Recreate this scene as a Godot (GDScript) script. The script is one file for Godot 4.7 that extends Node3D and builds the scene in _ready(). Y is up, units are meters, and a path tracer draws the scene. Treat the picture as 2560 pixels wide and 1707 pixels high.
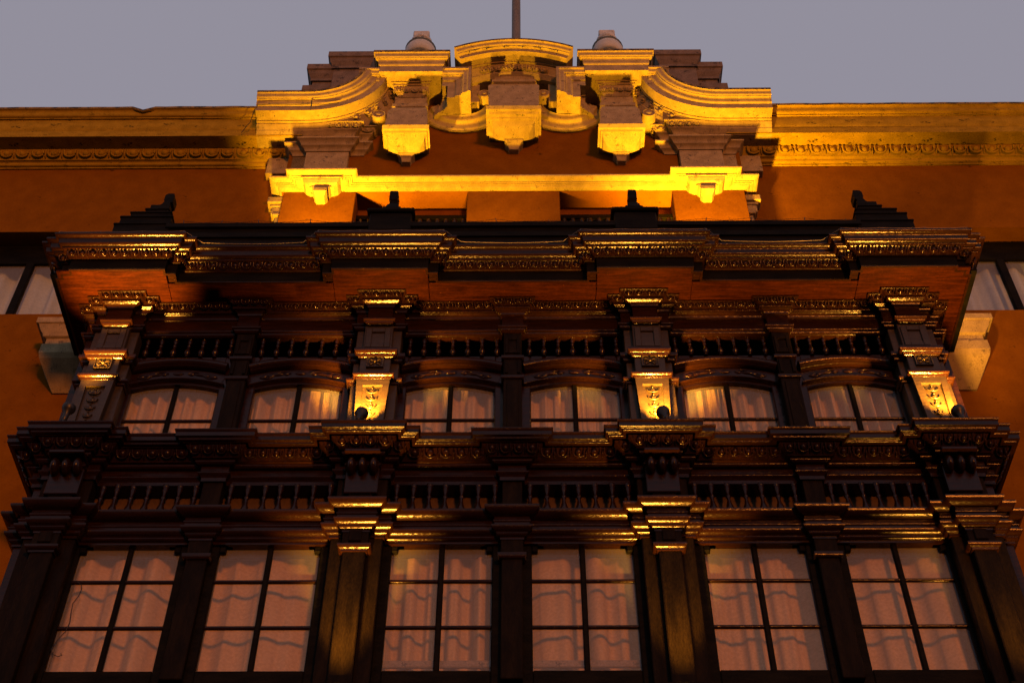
extends Node3D
# Dusk view up the front of a palace: a carved wooden balcony, a plaster pediment above it, lit by lamps on its ledges.
# x runs right along the front, y up, z out of the front towards the square. z = 0 is the face of the balcony pilasters.

const PIL := [-5.34, -1.79, 1.79, 5.34]      # pilaster axes
const MUL := [-3.6, 0.0, 3.6]                # mullion axes between each pair of windows
const WIN := [-4.42, -2.80, -0.81, 0.81, 2.80, 4.42]
const ZW := -1.6                             # street wall of the palace

var M := {}
var used := {}
var rng := RandomNumberGenerator.new()

# ---------------------------------------------------------------- geometry collector
class Geo:
	var v := PackedVector3Array()
	var n := PackedVector3Array()

	func tri(a: Vector3, b: Vector3, c: Vector3, na: Vector3, nb: Vector3, nc: Vector3) -> void:
		var f := (b - a).cross(c - a)
		if f.length_squared() < 1e-16:
			return
		if f.dot(na + nb + nc) > 0.0:
			v.append_array([a, c, b]); n.append_array([na, nc, nb])
		else:
			v.append_array([a, b, c]); n.append_array([na, nb, nc])

	func quad(a: Vector3, b: Vector3, c: Vector3, d: Vector3, nn: Vector3) -> void:
		tri(a, b, c, nn, nn, nn); tri(a, c, d, nn, nn, nn)

	func flat(a: Vector3, b: Vector3, c: Vector3, d: Vector3, away: Vector3) -> void:   # face whose normal points away from a point
		var nn := (b - a).cross(c - a)
		if nn.length_squared() < 1e-14:
			nn = (c - a).cross(d - a)
		nn = nn.normalized()
		if nn.dot((a + b + c + d) / 4.0 - away) < 0.0:
			nn = -nn
		quad(a, b, c, d, nn)

	func box(lo: Vector3, hi: Vector3, k: float = 0.0) -> void:      # chamfered box
		var c := (lo + hi) / 2.0
		var h := (hi - lo) / 2.0
		k = minf(k, minf(h.x, minf(h.y, h.z)) * 0.49)
		for ax in 3:
			var bx := (ax + 1) % 3
			var cx := (ax + 2) % 3
			for s in [-1.0, 1.0]:
				var nn := Vector3.ZERO
				nn[ax] = s
				var p := []
				for q in [[-1.0, -1.0], [1.0, -1.0], [1.0, 1.0], [-1.0, 1.0]]:
					var w := c
					w[ax] += s * h[ax]
					w[bx] += q[0] * (h[bx] - k)
					w[cx] += q[1] * (h[cx] - k)
					p.append(w)
				quad(p[0], p[1], p[2], p[3], nn)
				if k > 0.0:
					for t in [-1.0, 1.0]:
						var e := Vector3.ZERO
						e[ax] = s
						e[bx] = t
						var a := c; a[ax] += s * h[ax]; a[bx] += t * (h[bx] - k); a[cx] -= h[cx] - k
						var b := a; b[cx] += 2.0 * (h[cx] - k)
						var d := c; d[ax] += s * (h[ax] - k); d[bx] += t * h[bx]; d[cx] -= h[cx] - k
						var f := d; f[cx] += 2.0 * (h[cx] - k)
						quad(a, b, f, d, e.normalized())
		if k > 0.0:
			for sx in [-1.0, 1.0]:
				for sy in [-1.0, 1.0]:
					for sz in [-1.0, 1.0]:
						var s3 := Vector3(sx, sy, sz)
						var g := h - Vector3(k, k, k)
						var a := c + Vector3(sx * h.x, sy * g.y, sz * g.z)
						var b := c + Vector3(sx * g.x, sy * h.y, sz * g.z)
						var d := c + Vector3(sx * g.x, sy * g.y, sz * h.z)
						var nn := s3.normalized()
						tri(a, b, d, nn, nn, nn)

	func loft(rings: Array) -> void:           # rings: [x0, x1, z0, z1, y] rectangles, bottom to top
		var mid := Vector3((rings[0][0] + rings[0][1]) / 2.0, 0, (rings[0][2] + rings[0][3]) / 2.0)
		var cs := []
		for r in rings:
			cs.append([Vector3(r[0], r[4], r[3]), Vector3(r[1], r[4], r[3]), Vector3(r[1], r[4], r[2]), Vector3(r[0], r[4], r[2])])
		for i in rings.size() - 1:
			mid.y = (rings[i][4] + rings[i + 1][4]) / 2.0
			for k in 4:
				var a: Vector3 = cs[i][k]
				var b: Vector3 = cs[i][(k + 1) % 4]
				var c: Vector3 = cs[i + 1][(k + 1) % 4]
				var d: Vector3 = cs[i + 1][k]
				if absf(rings[i][4] - rings[i + 1][4]) < 1e-5:
					var bigger_below: bool = (rings[i][1] - rings[i][0]) > (rings[i + 1][1] - rings[i + 1][0])
					quad(a, b, c, d, Vector3(0, 1 if bigger_below else -1, 0))
				else:
					flat(a, b, c, d, mid)
		quad(cs[0][0], cs[0][1], cs[0][2], cs[0][3], Vector3.DOWN)
		var t: Array = cs[-1]
		quad(t[0], t[1], t[2], t[3], Vector3.UP)

	func lathe(prof: PackedVector2Array, at: Vector3, seg: int = 12, axis: Basis = Basis.IDENTITY) -> void:   # (r, y)
		var pn := PackedVector2Array()
		for i in prof.size():
			var t := prof[mini(i + 1, prof.size() - 1)] - prof[maxi(i - 1, 0)]
			pn.append(Vector2(t.y, -t.x).normalized())
		for i in prof.size() - 1:
			for s in seg:
				var a0 := TAU * s / seg
				var a1 := TAU * (s + 1) / seg
				var d0 := Vector3(cos(a0), 0, sin(a0))
				var d1 := Vector3(cos(a1), 0, sin(a1))
				var P := []
				var N := []
				for q in [[i, d0], [i, d1], [i + 1, d1], [i + 1, d0]]:
					var pp: Vector2 = prof[q[0]]
					var nn: Vector2 = pn[q[0]]
					var dd: Vector3 = q[1]
					P.append(at + axis * (dd * pp.x + Vector3(0, pp.y, 0)))
					N.append(axis * (dd * nn.x + Vector3(0, nn.y, 0)))
				tri(P[0], P[1], P[2], N[0], N[1], N[2])
				tri(P[0], P[2], P[3], N[0], N[2], N[3])

	func blob(at: Vector3, r: Vector3, turn: Basis = Basis.IDENTITY, seg: int = 8, rings: int = 5) -> void:    # ellipsoid
		for i in rings:
			for s in seg:
				var P := []
				var N := []
				for q in [[i, s], [i, s + 1], [i + 1, s + 1], [i + 1, s]]:
					var th: float = PI * q[0] / rings
					var ph: float = TAU * q[1] / seg
					var d := Vector3(sin(th) * cos(ph), cos(th), sin(th) * sin(ph))
					P.append(at + turn * (d * r))
					N.append((turn * (d / r)).normalized())
				tri(P[0], P[1], P[2], N[0], N[1], N[2])
				tri(P[0], P[2], P[3], N[0], N[2], N[3])

	func tube(pts: PackedVector3Array, r: float, seg: int = 5) -> void:
		var fr := []
		for i in pts.size():
			var t := (pts[mini(i + 1, pts.size() - 1)] - pts[maxi(i - 1, 0)]).normalized()
			var up := Vector3.UP if absf(t.y) < 0.9 else Vector3.RIGHT
			var s := t.cross(up).normalized()
			fr.append([s, s.cross(t)])
		for i in pts.size() - 1:
			for k in seg:
				var P := []
				var N := []
				for q in [[i, k], [i, k + 1], [i + 1, k + 1], [i + 1, k]]:
					var a: float = TAU * q[1] / seg
					var nn: Vector3 = fr[q[0]][0] * cos(a) + fr[q[0]][1] * sin(a)
					P.append(pts[q[0]] + nn * r); N.append(nn)
				tri(P[0], P[1], P[2], N[0], N[1], N[2])
				tri(P[0], P[2], P[3], N[0], N[2], N[3])

	# A moulding: the profile runs (o, h) swept along a path. flat_plan true: path is (x, z), o goes out, h is height.
	# flat_plan false: path is (x, y), o goes up from the path, h is z. Runs go from the back of the top over the front to the back of the bottom.
	func sweep(path: PackedVector2Array, runs: Array, flat_plan: bool = true, smooth: bool = false, caps: bool = true, chip: PackedFloat32Array = PackedFloat32Array(), chip_above: float = 1e9) -> void:
		var sn := PackedVector2Array()
		for i in path.size() - 1:
			var d := (path[i + 1] - path[i]).normalized()
			sn.append(Vector2(-d.y, d.x))
		var mi := PackedVector2Array()
		for i in path.size():
			if i == 0: mi.append(sn[0])
			elif i == path.size() - 1: mi.append(sn[-1])
			else: mi.append((sn[i - 1] + sn[i]) / maxf(0.2, 1.0 + sn[i - 1].dot(sn[i])))
		var sg := 1.0 if flat_plan else -1.0
		var all := PackedVector2Array()
		for r in runs:
			var run: PackedVector2Array = r
			var pn := PackedVector2Array()
			for k in run.size():
				var t := run[mini(k + 1, run.size() - 1)] - run[maxi(k - 1, 0)]
				pn.append((Vector2(-t.y, t.x) * sg).normalized())
			for p in run:
				if all.is_empty() or all[-1].distance_to(p) > 1e-4:
					all.append(p)
			for i in path.size() - 1:
				var n0 := sn[i]
				var n1 := sn[i]
				if smooth:
					n0 = mi[i].normalized(); n1 = mi[i + 1].normalized()
				for k in run.size() - 1:
					var P := []
					var N := []
					for q in [[i, k, n0], [i + 1, k, n1], [i + 1, k + 1, n1], [i, k + 1, n0]]:
						var w: Vector2 = path[q[0]] + mi[q[0]] * run[q[1]].x
						var nn: Vector2 = q[2]
						var pp: Vector2 = pn[q[1]]
						var pos := Vector3(w.x, run[q[1]].y, w.y) if flat_plan else Vector3(w.x, w.y, run[q[1]].y)
						if pos.y > chip_above and run[q[1]].x > 0.3:        # worn top edge
							pos.y -= chip[q[0]]
						P.append(pos)
						N.append(Vector3(nn.x * pp.x, pp.y, nn.y * pp.x) if flat_plan else Vector3(nn.x * pp.x, nn.y * pp.x, pp.y))
					tri(P[0], P[1], P[2], N[0], N[1], N[2])
					tri(P[0], P[2], P[3], N[0], N[2], N[3])
		if caps:
			if all.size() > 2 and all[0].distance_to(all[-1]) < 1e-4:
				all.remove_at(all.size() - 1)
			var ids := Geometry2D.triangulate_polygon(all)
			for e in [0, path.size() - 1]:
				var dir := (path[0] - path[1]).normalized() if e == 0 else (path[-1] - path[-2]).normalized()
				var nn := Vector3(dir.x, 0, dir.y) if flat_plan else Vector3(dir.x, dir.y, 0)
				for k in range(0, ids.size(), 3):
					var P := []
					for j in 3:
						var w: Vector2 = path[e] + mi[e] * all[ids[k + j]].x
						P.append(Vector3(w.x, all[ids[k + j]].y, w.y) if flat_plan else Vector3(w.x, w.y, all[ids[k + j]].y))
					tri(P[0], P[1], P[2], nn, nn, nn)

	func extrude(poly: PackedVector2Array, z0: float, z1: float) -> void:    # outline in x, y
		var ids := Geometry2D.triangulate_polygon(poly)
		for k in range(0, ids.size(), 3):
			for z in [z0, z1]:
				var nn := Vector3(0, 0, 1 if z == z1 else -1)
				var a := poly[ids[k]]
				var b := poly[ids[k + 1]]
				var c := poly[ids[k + 2]]
				tri(Vector3(a.x, a.y, z), Vector3(b.x, b.y, z), Vector3(c.x, c.y, z), nn, nn, nn)
		var s := -1.0 if Geometry2D.is_polygon_clockwise(poly) else 1.0
		for i in poly.size():
			var a := poly[i]
			var b := poly[(i + 1) % poly.size()]
			var nn := Vector3((b.y - a.y) * s, -(b.x - a.x) * s, 0).normalized()
			quad(Vector3(a.x, a.y, z0), Vector3(b.x, b.y, z0), Vector3(b.x, b.y, z1), Vector3(a.x, a.y, z1), nn)

	func mesh() -> ArrayMesh:
		var arr := []
		arr.resize(Mesh.ARRAY_MAX)
		arr[Mesh.ARRAY_VERTEX] = v
		arr[Mesh.ARRAY_NORMAL] = n
		var m := ArrayMesh.new()
		m.add_surface_from_arrays(Mesh.PRIMITIVE_TRIANGLES, arr)
		return m

# ---------------------------------------------------------------- nodes
func numbered(called: String) -> String:
	var k: int = used.get(called, 0)
	used[called] = k + 1
	return called if k == 0 else "%s_%03d" % [called, k]

func put(called: String, g: Geo, mat: Material, parent: Node3D) -> MeshInstance3D:
	return put_mesh(called, g.mesh(), mat, parent)

func put_mesh(called: String, m: Mesh, mat: Material, parent: Node3D) -> MeshInstance3D:
	var o := MeshInstance3D.new()
	o.mesh = m
	o.material_override = mat
	if parent == self:
		o.name = numbered(called)
	else:
		o.name = called
	parent.add_child(o, true)
	return o

func thing(called: String, label: String, category: String, group: String = "", at := Vector3.ZERO) -> Node3D:
	var o := Node3D.new()
	o.name = numbered(called)
	add_child(o)
	o.position = at
	tag(o, label, category, group)
	return o

func tag(o: Node3D, label: String, category: String, group: String = "") -> void:
	o.set_meta("label", label)
	o.set_meta("category", category)
	if group != "":
		o.set_meta("group", group)

# ---------------------------------------------------------------- materials
func lin(r: float, g: float, b: float) -> Color:
	return Color(r, g, b).linear_to_srgb()

func grain_image(size: int, sd: int, lo: Color, hi: Color, specks: float, streak: float) -> Image:
	var n1 := FastNoiseLite.new(); n1.seed = sd; n1.frequency = 0.012; n1.fractal_octaves = 5
	var n2 := FastNoiseLite.new(); n2.seed = sd + 7; n2.frequency = 0.09; n2.fractal_octaves = 3
	var a := n1.get_seamless_image(size, size)
	var b := n2.get_seamless_image(size, size)
	var im := Image.create(size, size, false, Image.FORMAT_RGB8)
	for y in size:
		for x in size:
			var t := a.get_pixel(x, y).r * (1.0 - streak) + b.get_pixel(x, y).r * streak
			var c := lo.lerp(hi, clampf((t - 0.25) * 2.0, 0.0, 1.0))
			var s := b.get_pixel(x, y).r * a.get_pixel((x + 90) % size, (y + 40) % size).r
			if s < specks:
				c = c.darkened(minf(0.6, (specks - s) * 9.0))
			im.set_pixel(x, y, c)
	return im

func bump_image(size: int, sd: int, freq: float, strength: float) -> ImageTexture:
	var n1 := FastNoiseLite.new(); n1.seed = sd; n1.frequency = freq; n1.fractal_octaves = 4
	var im := n1.get_seamless_image(size, size)
	im.convert(Image.FORMAT_RGBA8)
	im.bump_map_to_normal_map(strength)
	return ImageTexture.create_from_image(im)

func surface(img: Image, rough: float, scale: Vector3, bump: Texture2D = null, bump_scale := 0.5) -> StandardMaterial3D:
	var m := StandardMaterial3D.new()
	m.albedo_texture = ImageTexture.create_from_image(img)
	m.roughness = rough
	m.uv1_triplanar = true
	m.uv1_world_triplanar = true
	m.uv1_scale = scale
	if bump:
		m.normal_enabled = true
		m.normal_texture = bump
		m.normal_scale = bump_scale
	return m

func plain(c: Color, rough := 0.6, metal := 0.0) -> StandardMaterial3D:
	var m := StandardMaterial3D.new()
	m.albedo_color = c
	m.roughness = rough
	m.metallic = metal
	return m

func make_materials() -> void:
	var fine := bump_image(512, 3, 0.06, 6.0)
	var grainy := bump_image(512, 5, 0.04, 5.0)
	M.wood = surface(grain_image(512, 11, lin(0.0060, 0.0023, 0.0008), lin(0.018, 0.0060, 0.0018), 0.0, 0.5), 0.22, Vector3(0.35, 3.2, 3.2), fine, 0.16)
	M.wood.metallic_specular = 0.34
	M.oak = surface(grain_image(512, 19, lin(0.018, 0.0125, 0.0055), lin(0.036, 0.025, 0.010), 0.0, 0.5), 0.36, Vector3(0.5, 2.5, 2.5), fine, 0.2)
	M.oak.metallic_specular = 0.4
	M.soffit = surface(grain_image(512, 13, lin(0.008, 0.0018, 0.0003), lin(0.033, 0.0076, 0.0012), 0.0, 0.45), 0.42, Vector3(0.3, 3.0, 3.0), fine, 0.12)
	M.soffit.metallic_specular = 0.12
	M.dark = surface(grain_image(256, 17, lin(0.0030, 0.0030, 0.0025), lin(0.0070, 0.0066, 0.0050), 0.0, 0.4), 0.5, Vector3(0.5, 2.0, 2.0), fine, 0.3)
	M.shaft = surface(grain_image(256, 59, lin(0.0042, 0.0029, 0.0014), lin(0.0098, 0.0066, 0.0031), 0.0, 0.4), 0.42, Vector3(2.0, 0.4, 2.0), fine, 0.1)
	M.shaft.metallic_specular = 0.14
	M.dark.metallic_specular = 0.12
	M.plaster = surface(grain_image(512, 23, lin(0.20, 0.155, 0.070), lin(0.31, 0.25, 0.125), 0.095, 0.45), 0.8, Vector3(0.8, 0.8, 0.8), grainy, 0.2)
	M.ochre = surface(grain_image(512, 71, lin(0.20, 0.138, 0.008), lin(0.31, 0.215, 0.016), 0.10, 0.45), 0.85, Vector3(0.5, 1.1, 0.8), grainy, 0.15)
	M.ochre.metallic_specular = 0.2
	M.mould = surface(grain_image(512, 67, lin(0.13, 0.095, 0.025), lin(0.27, 0.21, 0.06), 0.25, 0.5), 0.9, Vector3(0.9, 0.9, 0.9), grainy, 0.3)
	M.wall = surface(grain_image(512, 29, lin(0.130, 0.051, 0.0018), lin(0.163, 0.066, 0.0028), 0.05, 0.35), 0.85, Vector3(0.4, 0.4, 0.4), grainy, 0.08)
	M.wall.metallic_specular = 0.12
	M.stone = surface(grain_image(256, 31, lin(0.085, 0.068, 0.052), lin(0.15, 0.12, 0.092), 0.09, 0.5), 0.85, Vector3(1.2, 1.2, 1.2), grainy, 0.4)
	M.curtain = surface(grain_image(256, 37, lin(0.25, 0.165, 0.075), lin(0.33, 0.225, 0.115), 0.0, 0.7), 0.9, Vector3(0.9, 0.9, 0.9))
	M.curtain.backlight_enabled = true
	M.curtain.backlight = Color(0.12, 0.10, 0.08)
	M.sheer = surface(grain_image(256, 61, lin(0.20, 0.28, 0.34), lin(0.27, 0.36, 0.43), 0.0, 0.7), 0.9, Vector3(0.9, 0.9, 0.9))
	M.backing = surface(grain_image(256, 41, lin(0.028, 0.013, 0.003), lin(0.06, 0.03, 0.005), 0.0, 0.5), 0.8, Vector3(1, 1, 1))
	M.pale = surface(grain_image(256, 53, lin(0.30, 0.36, 0.38), lin(0.46, 0.53, 0.55), 0.10, 0.5), 0.7, Vector3(1.2, 1.2, 1.2), grainy, 0.4)
	M.iron = plain(lin(0.012, 0.011, 0.010), 0.42, 0.4)
	M.wire = plain(lin(0.22, 0.18, 0.15), 0.4, 0.7)
	M.asphalt = surface(grain_image(256, 43, lin(0.035, 0.034, 0.033), lin(0.07, 0.066, 0.062), 0.1, 0.7), 0.9, Vector3(0.5, 0.5, 0.5))
	M.glass = plain(Color(0.9, 0.92, 0.95, 0.06), 0.03)
	M.glass.metallic_specular = 0.22
	M.glass.transparency = BaseMaterial3D.TRANSPARENCY_ALPHA
	M.pole = surface(grain_image(256, 47, lin(0.065, 0.07, 0.07), lin(0.13, 0.135, 0.13), 0.10, 0.6), 0.7, Vector3(1.5, 0.5, 1.5))
	M.lens = plain(Color(1.0, 0.85, 0.5), 0.3)
	M.lens.emission_enabled = true
	M.lens.emission = Color(1.0, 0.72, 0.25)
	M.lens.emission_energy_multiplier = 4.0

# ---------------------------------------------------------------- profile helpers
func bz(a: Vector2, c: Vector2, b: Vector2, k := 6) -> PackedVector2Array:
	var r := PackedVector2Array()
	for i in k + 1:
		var t := float(i) / k
		r.append(a.lerp(c, t).lerp(c.lerp(b, t), t))
	return r

func ln(pts: Array) -> PackedVector2Array:
	return PackedVector2Array(pts)

func cyma(a: Vector2, b: Vector2, flip := false) -> PackedVector2Array:   # a top outer, b bottom inner
	var m := (a + b) / 2.0
	var r := bz(a, Vector2(a.x, m.y) if not flip else Vector2(m.x, a.y), m, 5)
	r.append_array(bz(m, Vector2(b.x, m.y) if flip else Vector2(m.x, b.y), b, 5).slice(1))
	if not flip:
		r = bz(a, Vector2(m.x, a.y), m, 5)
		r.append_array(bz(m, Vector2(m.x, b.y), b, 5).slice(1))
	return r

func lines(pts: Array) -> Array:              # each pair of points a run of its own: sharp edges
	var r := []
	for i in pts.size() - 1:
		r.append(PackedVector2Array([pts[i], pts[i + 1]]))
	return r

# plan of the balcony: bays, mullions, pilaster wings and pilaster blocks step forward
func plan(zb: float, zm: float, hm: float, zwg: float, hw: float, zk: float, hk: float, back := ZW) -> PackedVector2Array:
	var p := PackedVector2Array()
	p.append_array([Vector2(PIL[0] - hw - 0.15, back), Vector2(PIL[0] - hw - 0.15, zwg - 0.14), Vector2(PIL[0] - hw, zwg - 0.14)])
	for i in 4:
		var c: float = PIL[i]
		if i > 0:
			p.append(Vector2(c - hw, zb))
		p.append_array([Vector2(c - hw, zwg), Vector2(c - hk, zwg), Vector2(c - hk, zk), Vector2(c + hk, zk), Vector2(c + hk, zwg), Vector2(c + hw, zwg)])
		if i < 3:
			p.append(Vector2(c + hw, zb))
			if hm > 0.0:
				var m: float = MUL[i]
				p.append_array([Vector2(m - hm, zb), Vector2(m - hm, zm), Vector2(m + hm, zm), Vector2(m + hm, zb)])
	p.append_array([Vector2(PIL[3] + hw, zwg - 0.14), Vector2(PIL[3] + hw + 0.15, zwg - 0.14), Vector2(PIL[3] + hw + 0.15, back)])
	return p

func local_plan(c: float, zb: float, zwg: float, hw: float, zk: float, hk: float) -> PackedVector2Array:
	return PackedVector2Array([Vector2(c - hw, zb), Vector2(c - hw, zwg), Vector2(c - hk, zwg), Vector2(c - hk, zk), Vector2(c + hk, zk), Vector2(c + hk, zwg), Vector2(c + hw, zwg), Vector2(c + hw, zb)])

# a row of egg ornaments along the path, each a small mesh of its own under the moulding
func egg_row(parent: Node3D, unit: Mesh, mat: Material, path: PackedVector2Array, o: float, h: float, tilt: float, step: float, zmin := -9.0) -> void:
	var sn := []
	for i in path.size() - 1:
		var d := (path[i + 1] - path[i]).normalized()
		sn.append(Vector2(-d.y, d.x))
	for i in path.size() - 1:
		var m0: Vector2 = sn[i] if i == 0 else (sn[i - 1] + sn[i]) / maxf(0.2, 1.0 + sn[i - 1].dot(sn[i]))
		var m1: Vector2 = sn[i] if i == path.size() - 2 else (sn[i + 1] + sn[i]) / maxf(0.2, 1.0 + sn[i + 1].dot(sn[i]))
		var a: Vector2 = path[i] + m0 * o
		var b: Vector2 = path[i + 1] + m1 * o
		var d := path[i + 1] - path[i]
		if (b - a).dot(d) <= 0.0:
			continue
		var len := (b - a).length()
		var k := int(floor(len / step + 0.15))
		if k < 1:
			continue
		for j in k:
			var p := a.lerp(b, (j + 0.5) / k)
			if p.y < zmin:
				continue
			var e := put_mesh("egg_ornament", unit, mat, parent)
			var nn: Vector2 = sn[i]
			var out := Vector3(nn.x, 0, nn.y)
			var side := Vector3.UP.cross(out)
			var bas := Basis(side, Vector3.UP, out).rotated(side, tilt)
			var jig := rng.randf_range(0.92, 1.05)
			e.transform = Transform3D(bas.scaled_local(Vector3(len / k / step * jig, jig, rng.randf_range(0.85, 1.1))).rotated(out, rng.randf_range(-0.05, 0.05)), Vector3(p.x, h, p.y))

func egg_unit(w: float, hgt: float, dep: float) -> Mesh:      # egg in its cup, with half darts at the sides; faces +z
	var g := Geo.new()
	g.blob(Vector3(0, 0.06 * hgt, 0), Vector3(w * 0.22, hgt * 0.38, dep), Basis.IDENTITY, 8, 5)
	var pts := PackedVector3Array()
	for i in 9:
		var a := PI + PI * i / 8.0
		pts.append(Vector3(cos(a) * w * 0.37, sin(a) * hgt * 0.42 + (hgt * 0.12), dep * 0.5))
	pts.insert(0, Vector3(-w * 0.37, hgt * 0.5, dep * 0.3))
	pts.append(Vector3(w * 0.37, hgt * 0.5, dep * 0.3))
	g.tube(pts, w * 0.07, 5)
	g.blob(Vector3(w * 0.5, -hgt * 0.1, 0), Vector3(w * 0.06, hgt * 0.42, dep * 0.7), Basis.IDENTITY, 5, 4)
	return g.mesh()

func baluster_mesh(hgt: float, r: float) -> Mesh:
	var g := Geo.new()
	var p := PackedVector2Array()
	for q in [[0.0, 0.62], [0.05, 0.62], [0.06, 0.35], [0.10, 0.45], [0.20, 1.0], [0.30, 1.0], [0.45, 0.55], [0.58, 0.38], [0.62, 0.62], [0.66, 0.62], [0.68, 0.36], [0.78, 0.5], [0.86, 0.78], [0.92, 0.6], [0.93, 0.85], [1.0, 0.85]]:
		p.append(Vector2(q[1] * r, q[0] * hgt))
	g.lathe(p, Vector3.ZERO, 10)
	return g.mesh()

# ================================================================ scene
func _ready() -> void:
	rng.seed = 20
	set_camera_and_light()
	make_materials()
	ground()
	palace()
	pediment()
	balcony()
	curtains()
	lamps()
	small_things()

func set_camera_and_light() -> void:
	var cam := Camera3D.new()
	cam.name = "camera"
	add_child(cam)
	var pitch := deg_to_rad(48.0)
	var yaw := deg_to_rad(-0.594)
	var roll := deg_to_rad(0.208)
	var f := Vector3(sin(yaw) * cos(pitch), sin(pitch), -cos(yaw) * cos(pitch))
	var r := Vector3(cos(yaw), 0, sin(yaw))
	var u := r.cross(f)
	cam.transform = Transform3D(Basis(r * cos(roll) + u * sin(roll), u * cos(roll) - r * sin(roll), -f), Vector3(0.117, 1.6, 12.0))
	cam.fov = 28.287
	cam.near = 0.1
	cam.far = 900.0
	cam.current = true

	var env := Environment.new()
	env.background_mode = Environment.BG_SKY
	var sm := ProceduralSkyMaterial.new()
	sm.sky_top_color = Color(0.573, 0.56, 0.612)
	sm.sky_horizon_color = Color(0.60, 0.565, 0.59)
	sm.sky_curve = 0.3
	sm.ground_bottom_color = Color(0.10, 0.09, 0.085)
	sm.ground_horizon_color = Color(0.30, 0.27, 0.27)
	sm.sun_angle_max = 0.0
	var sky := Sky.new()
	sky.sky_material = sm
	env.sky = sky
	env.background_energy_multiplier = 1.0
	env.tonemap_mode = Environment.TONE_MAPPER_LINEAR
	env.tonemap_exposure = 1.0
	env.ambient_light_source = Environment.AMBIENT_SOURCE_SKY
	env.sdfgi_enabled = true
	env.ssao_enabled = true
	env.ssil_enabled = true
	var we := WorldEnvironment.new()
	we.name = "world"
	we.environment = env
	add_child(we)

	# added stand-in for unseen plaza street lamps: low, orange, a little from the right
	var plaza_glow := DirectionalLight3D.new()
	plaza_glow.name = "plaza_lamp_glow"
	plaza_glow.light_color = Color(1.0, 0.53, 0.17)
	plaza_glow.light_energy = 0.65
	plaza_glow.light_angular_distance = 6.0
	plaza_glow.shadow_enabled = true
	add_child(plaza_glow)
	plaza_glow.transform = Transform3D(Basis.looking_at(Vector3(-0.33, -0.03, -1.0).normalized(), Vector3.UP), Vector3(0, 20, 30))

func ground() -> void:
	var g := Geo.new()
	g.quad(Vector3(-300, 0, -300), Vector3(300, 0, -300), Vector3(300, 0, 300), Vector3(-300, 0, 300), Vector3.UP)
	var o := put("ground", g, M.asphalt, self)
	o.set_meta("kind", "structure")

# ---------------------------------------------------------------- palace wall and cornices
var building: Node3D

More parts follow.
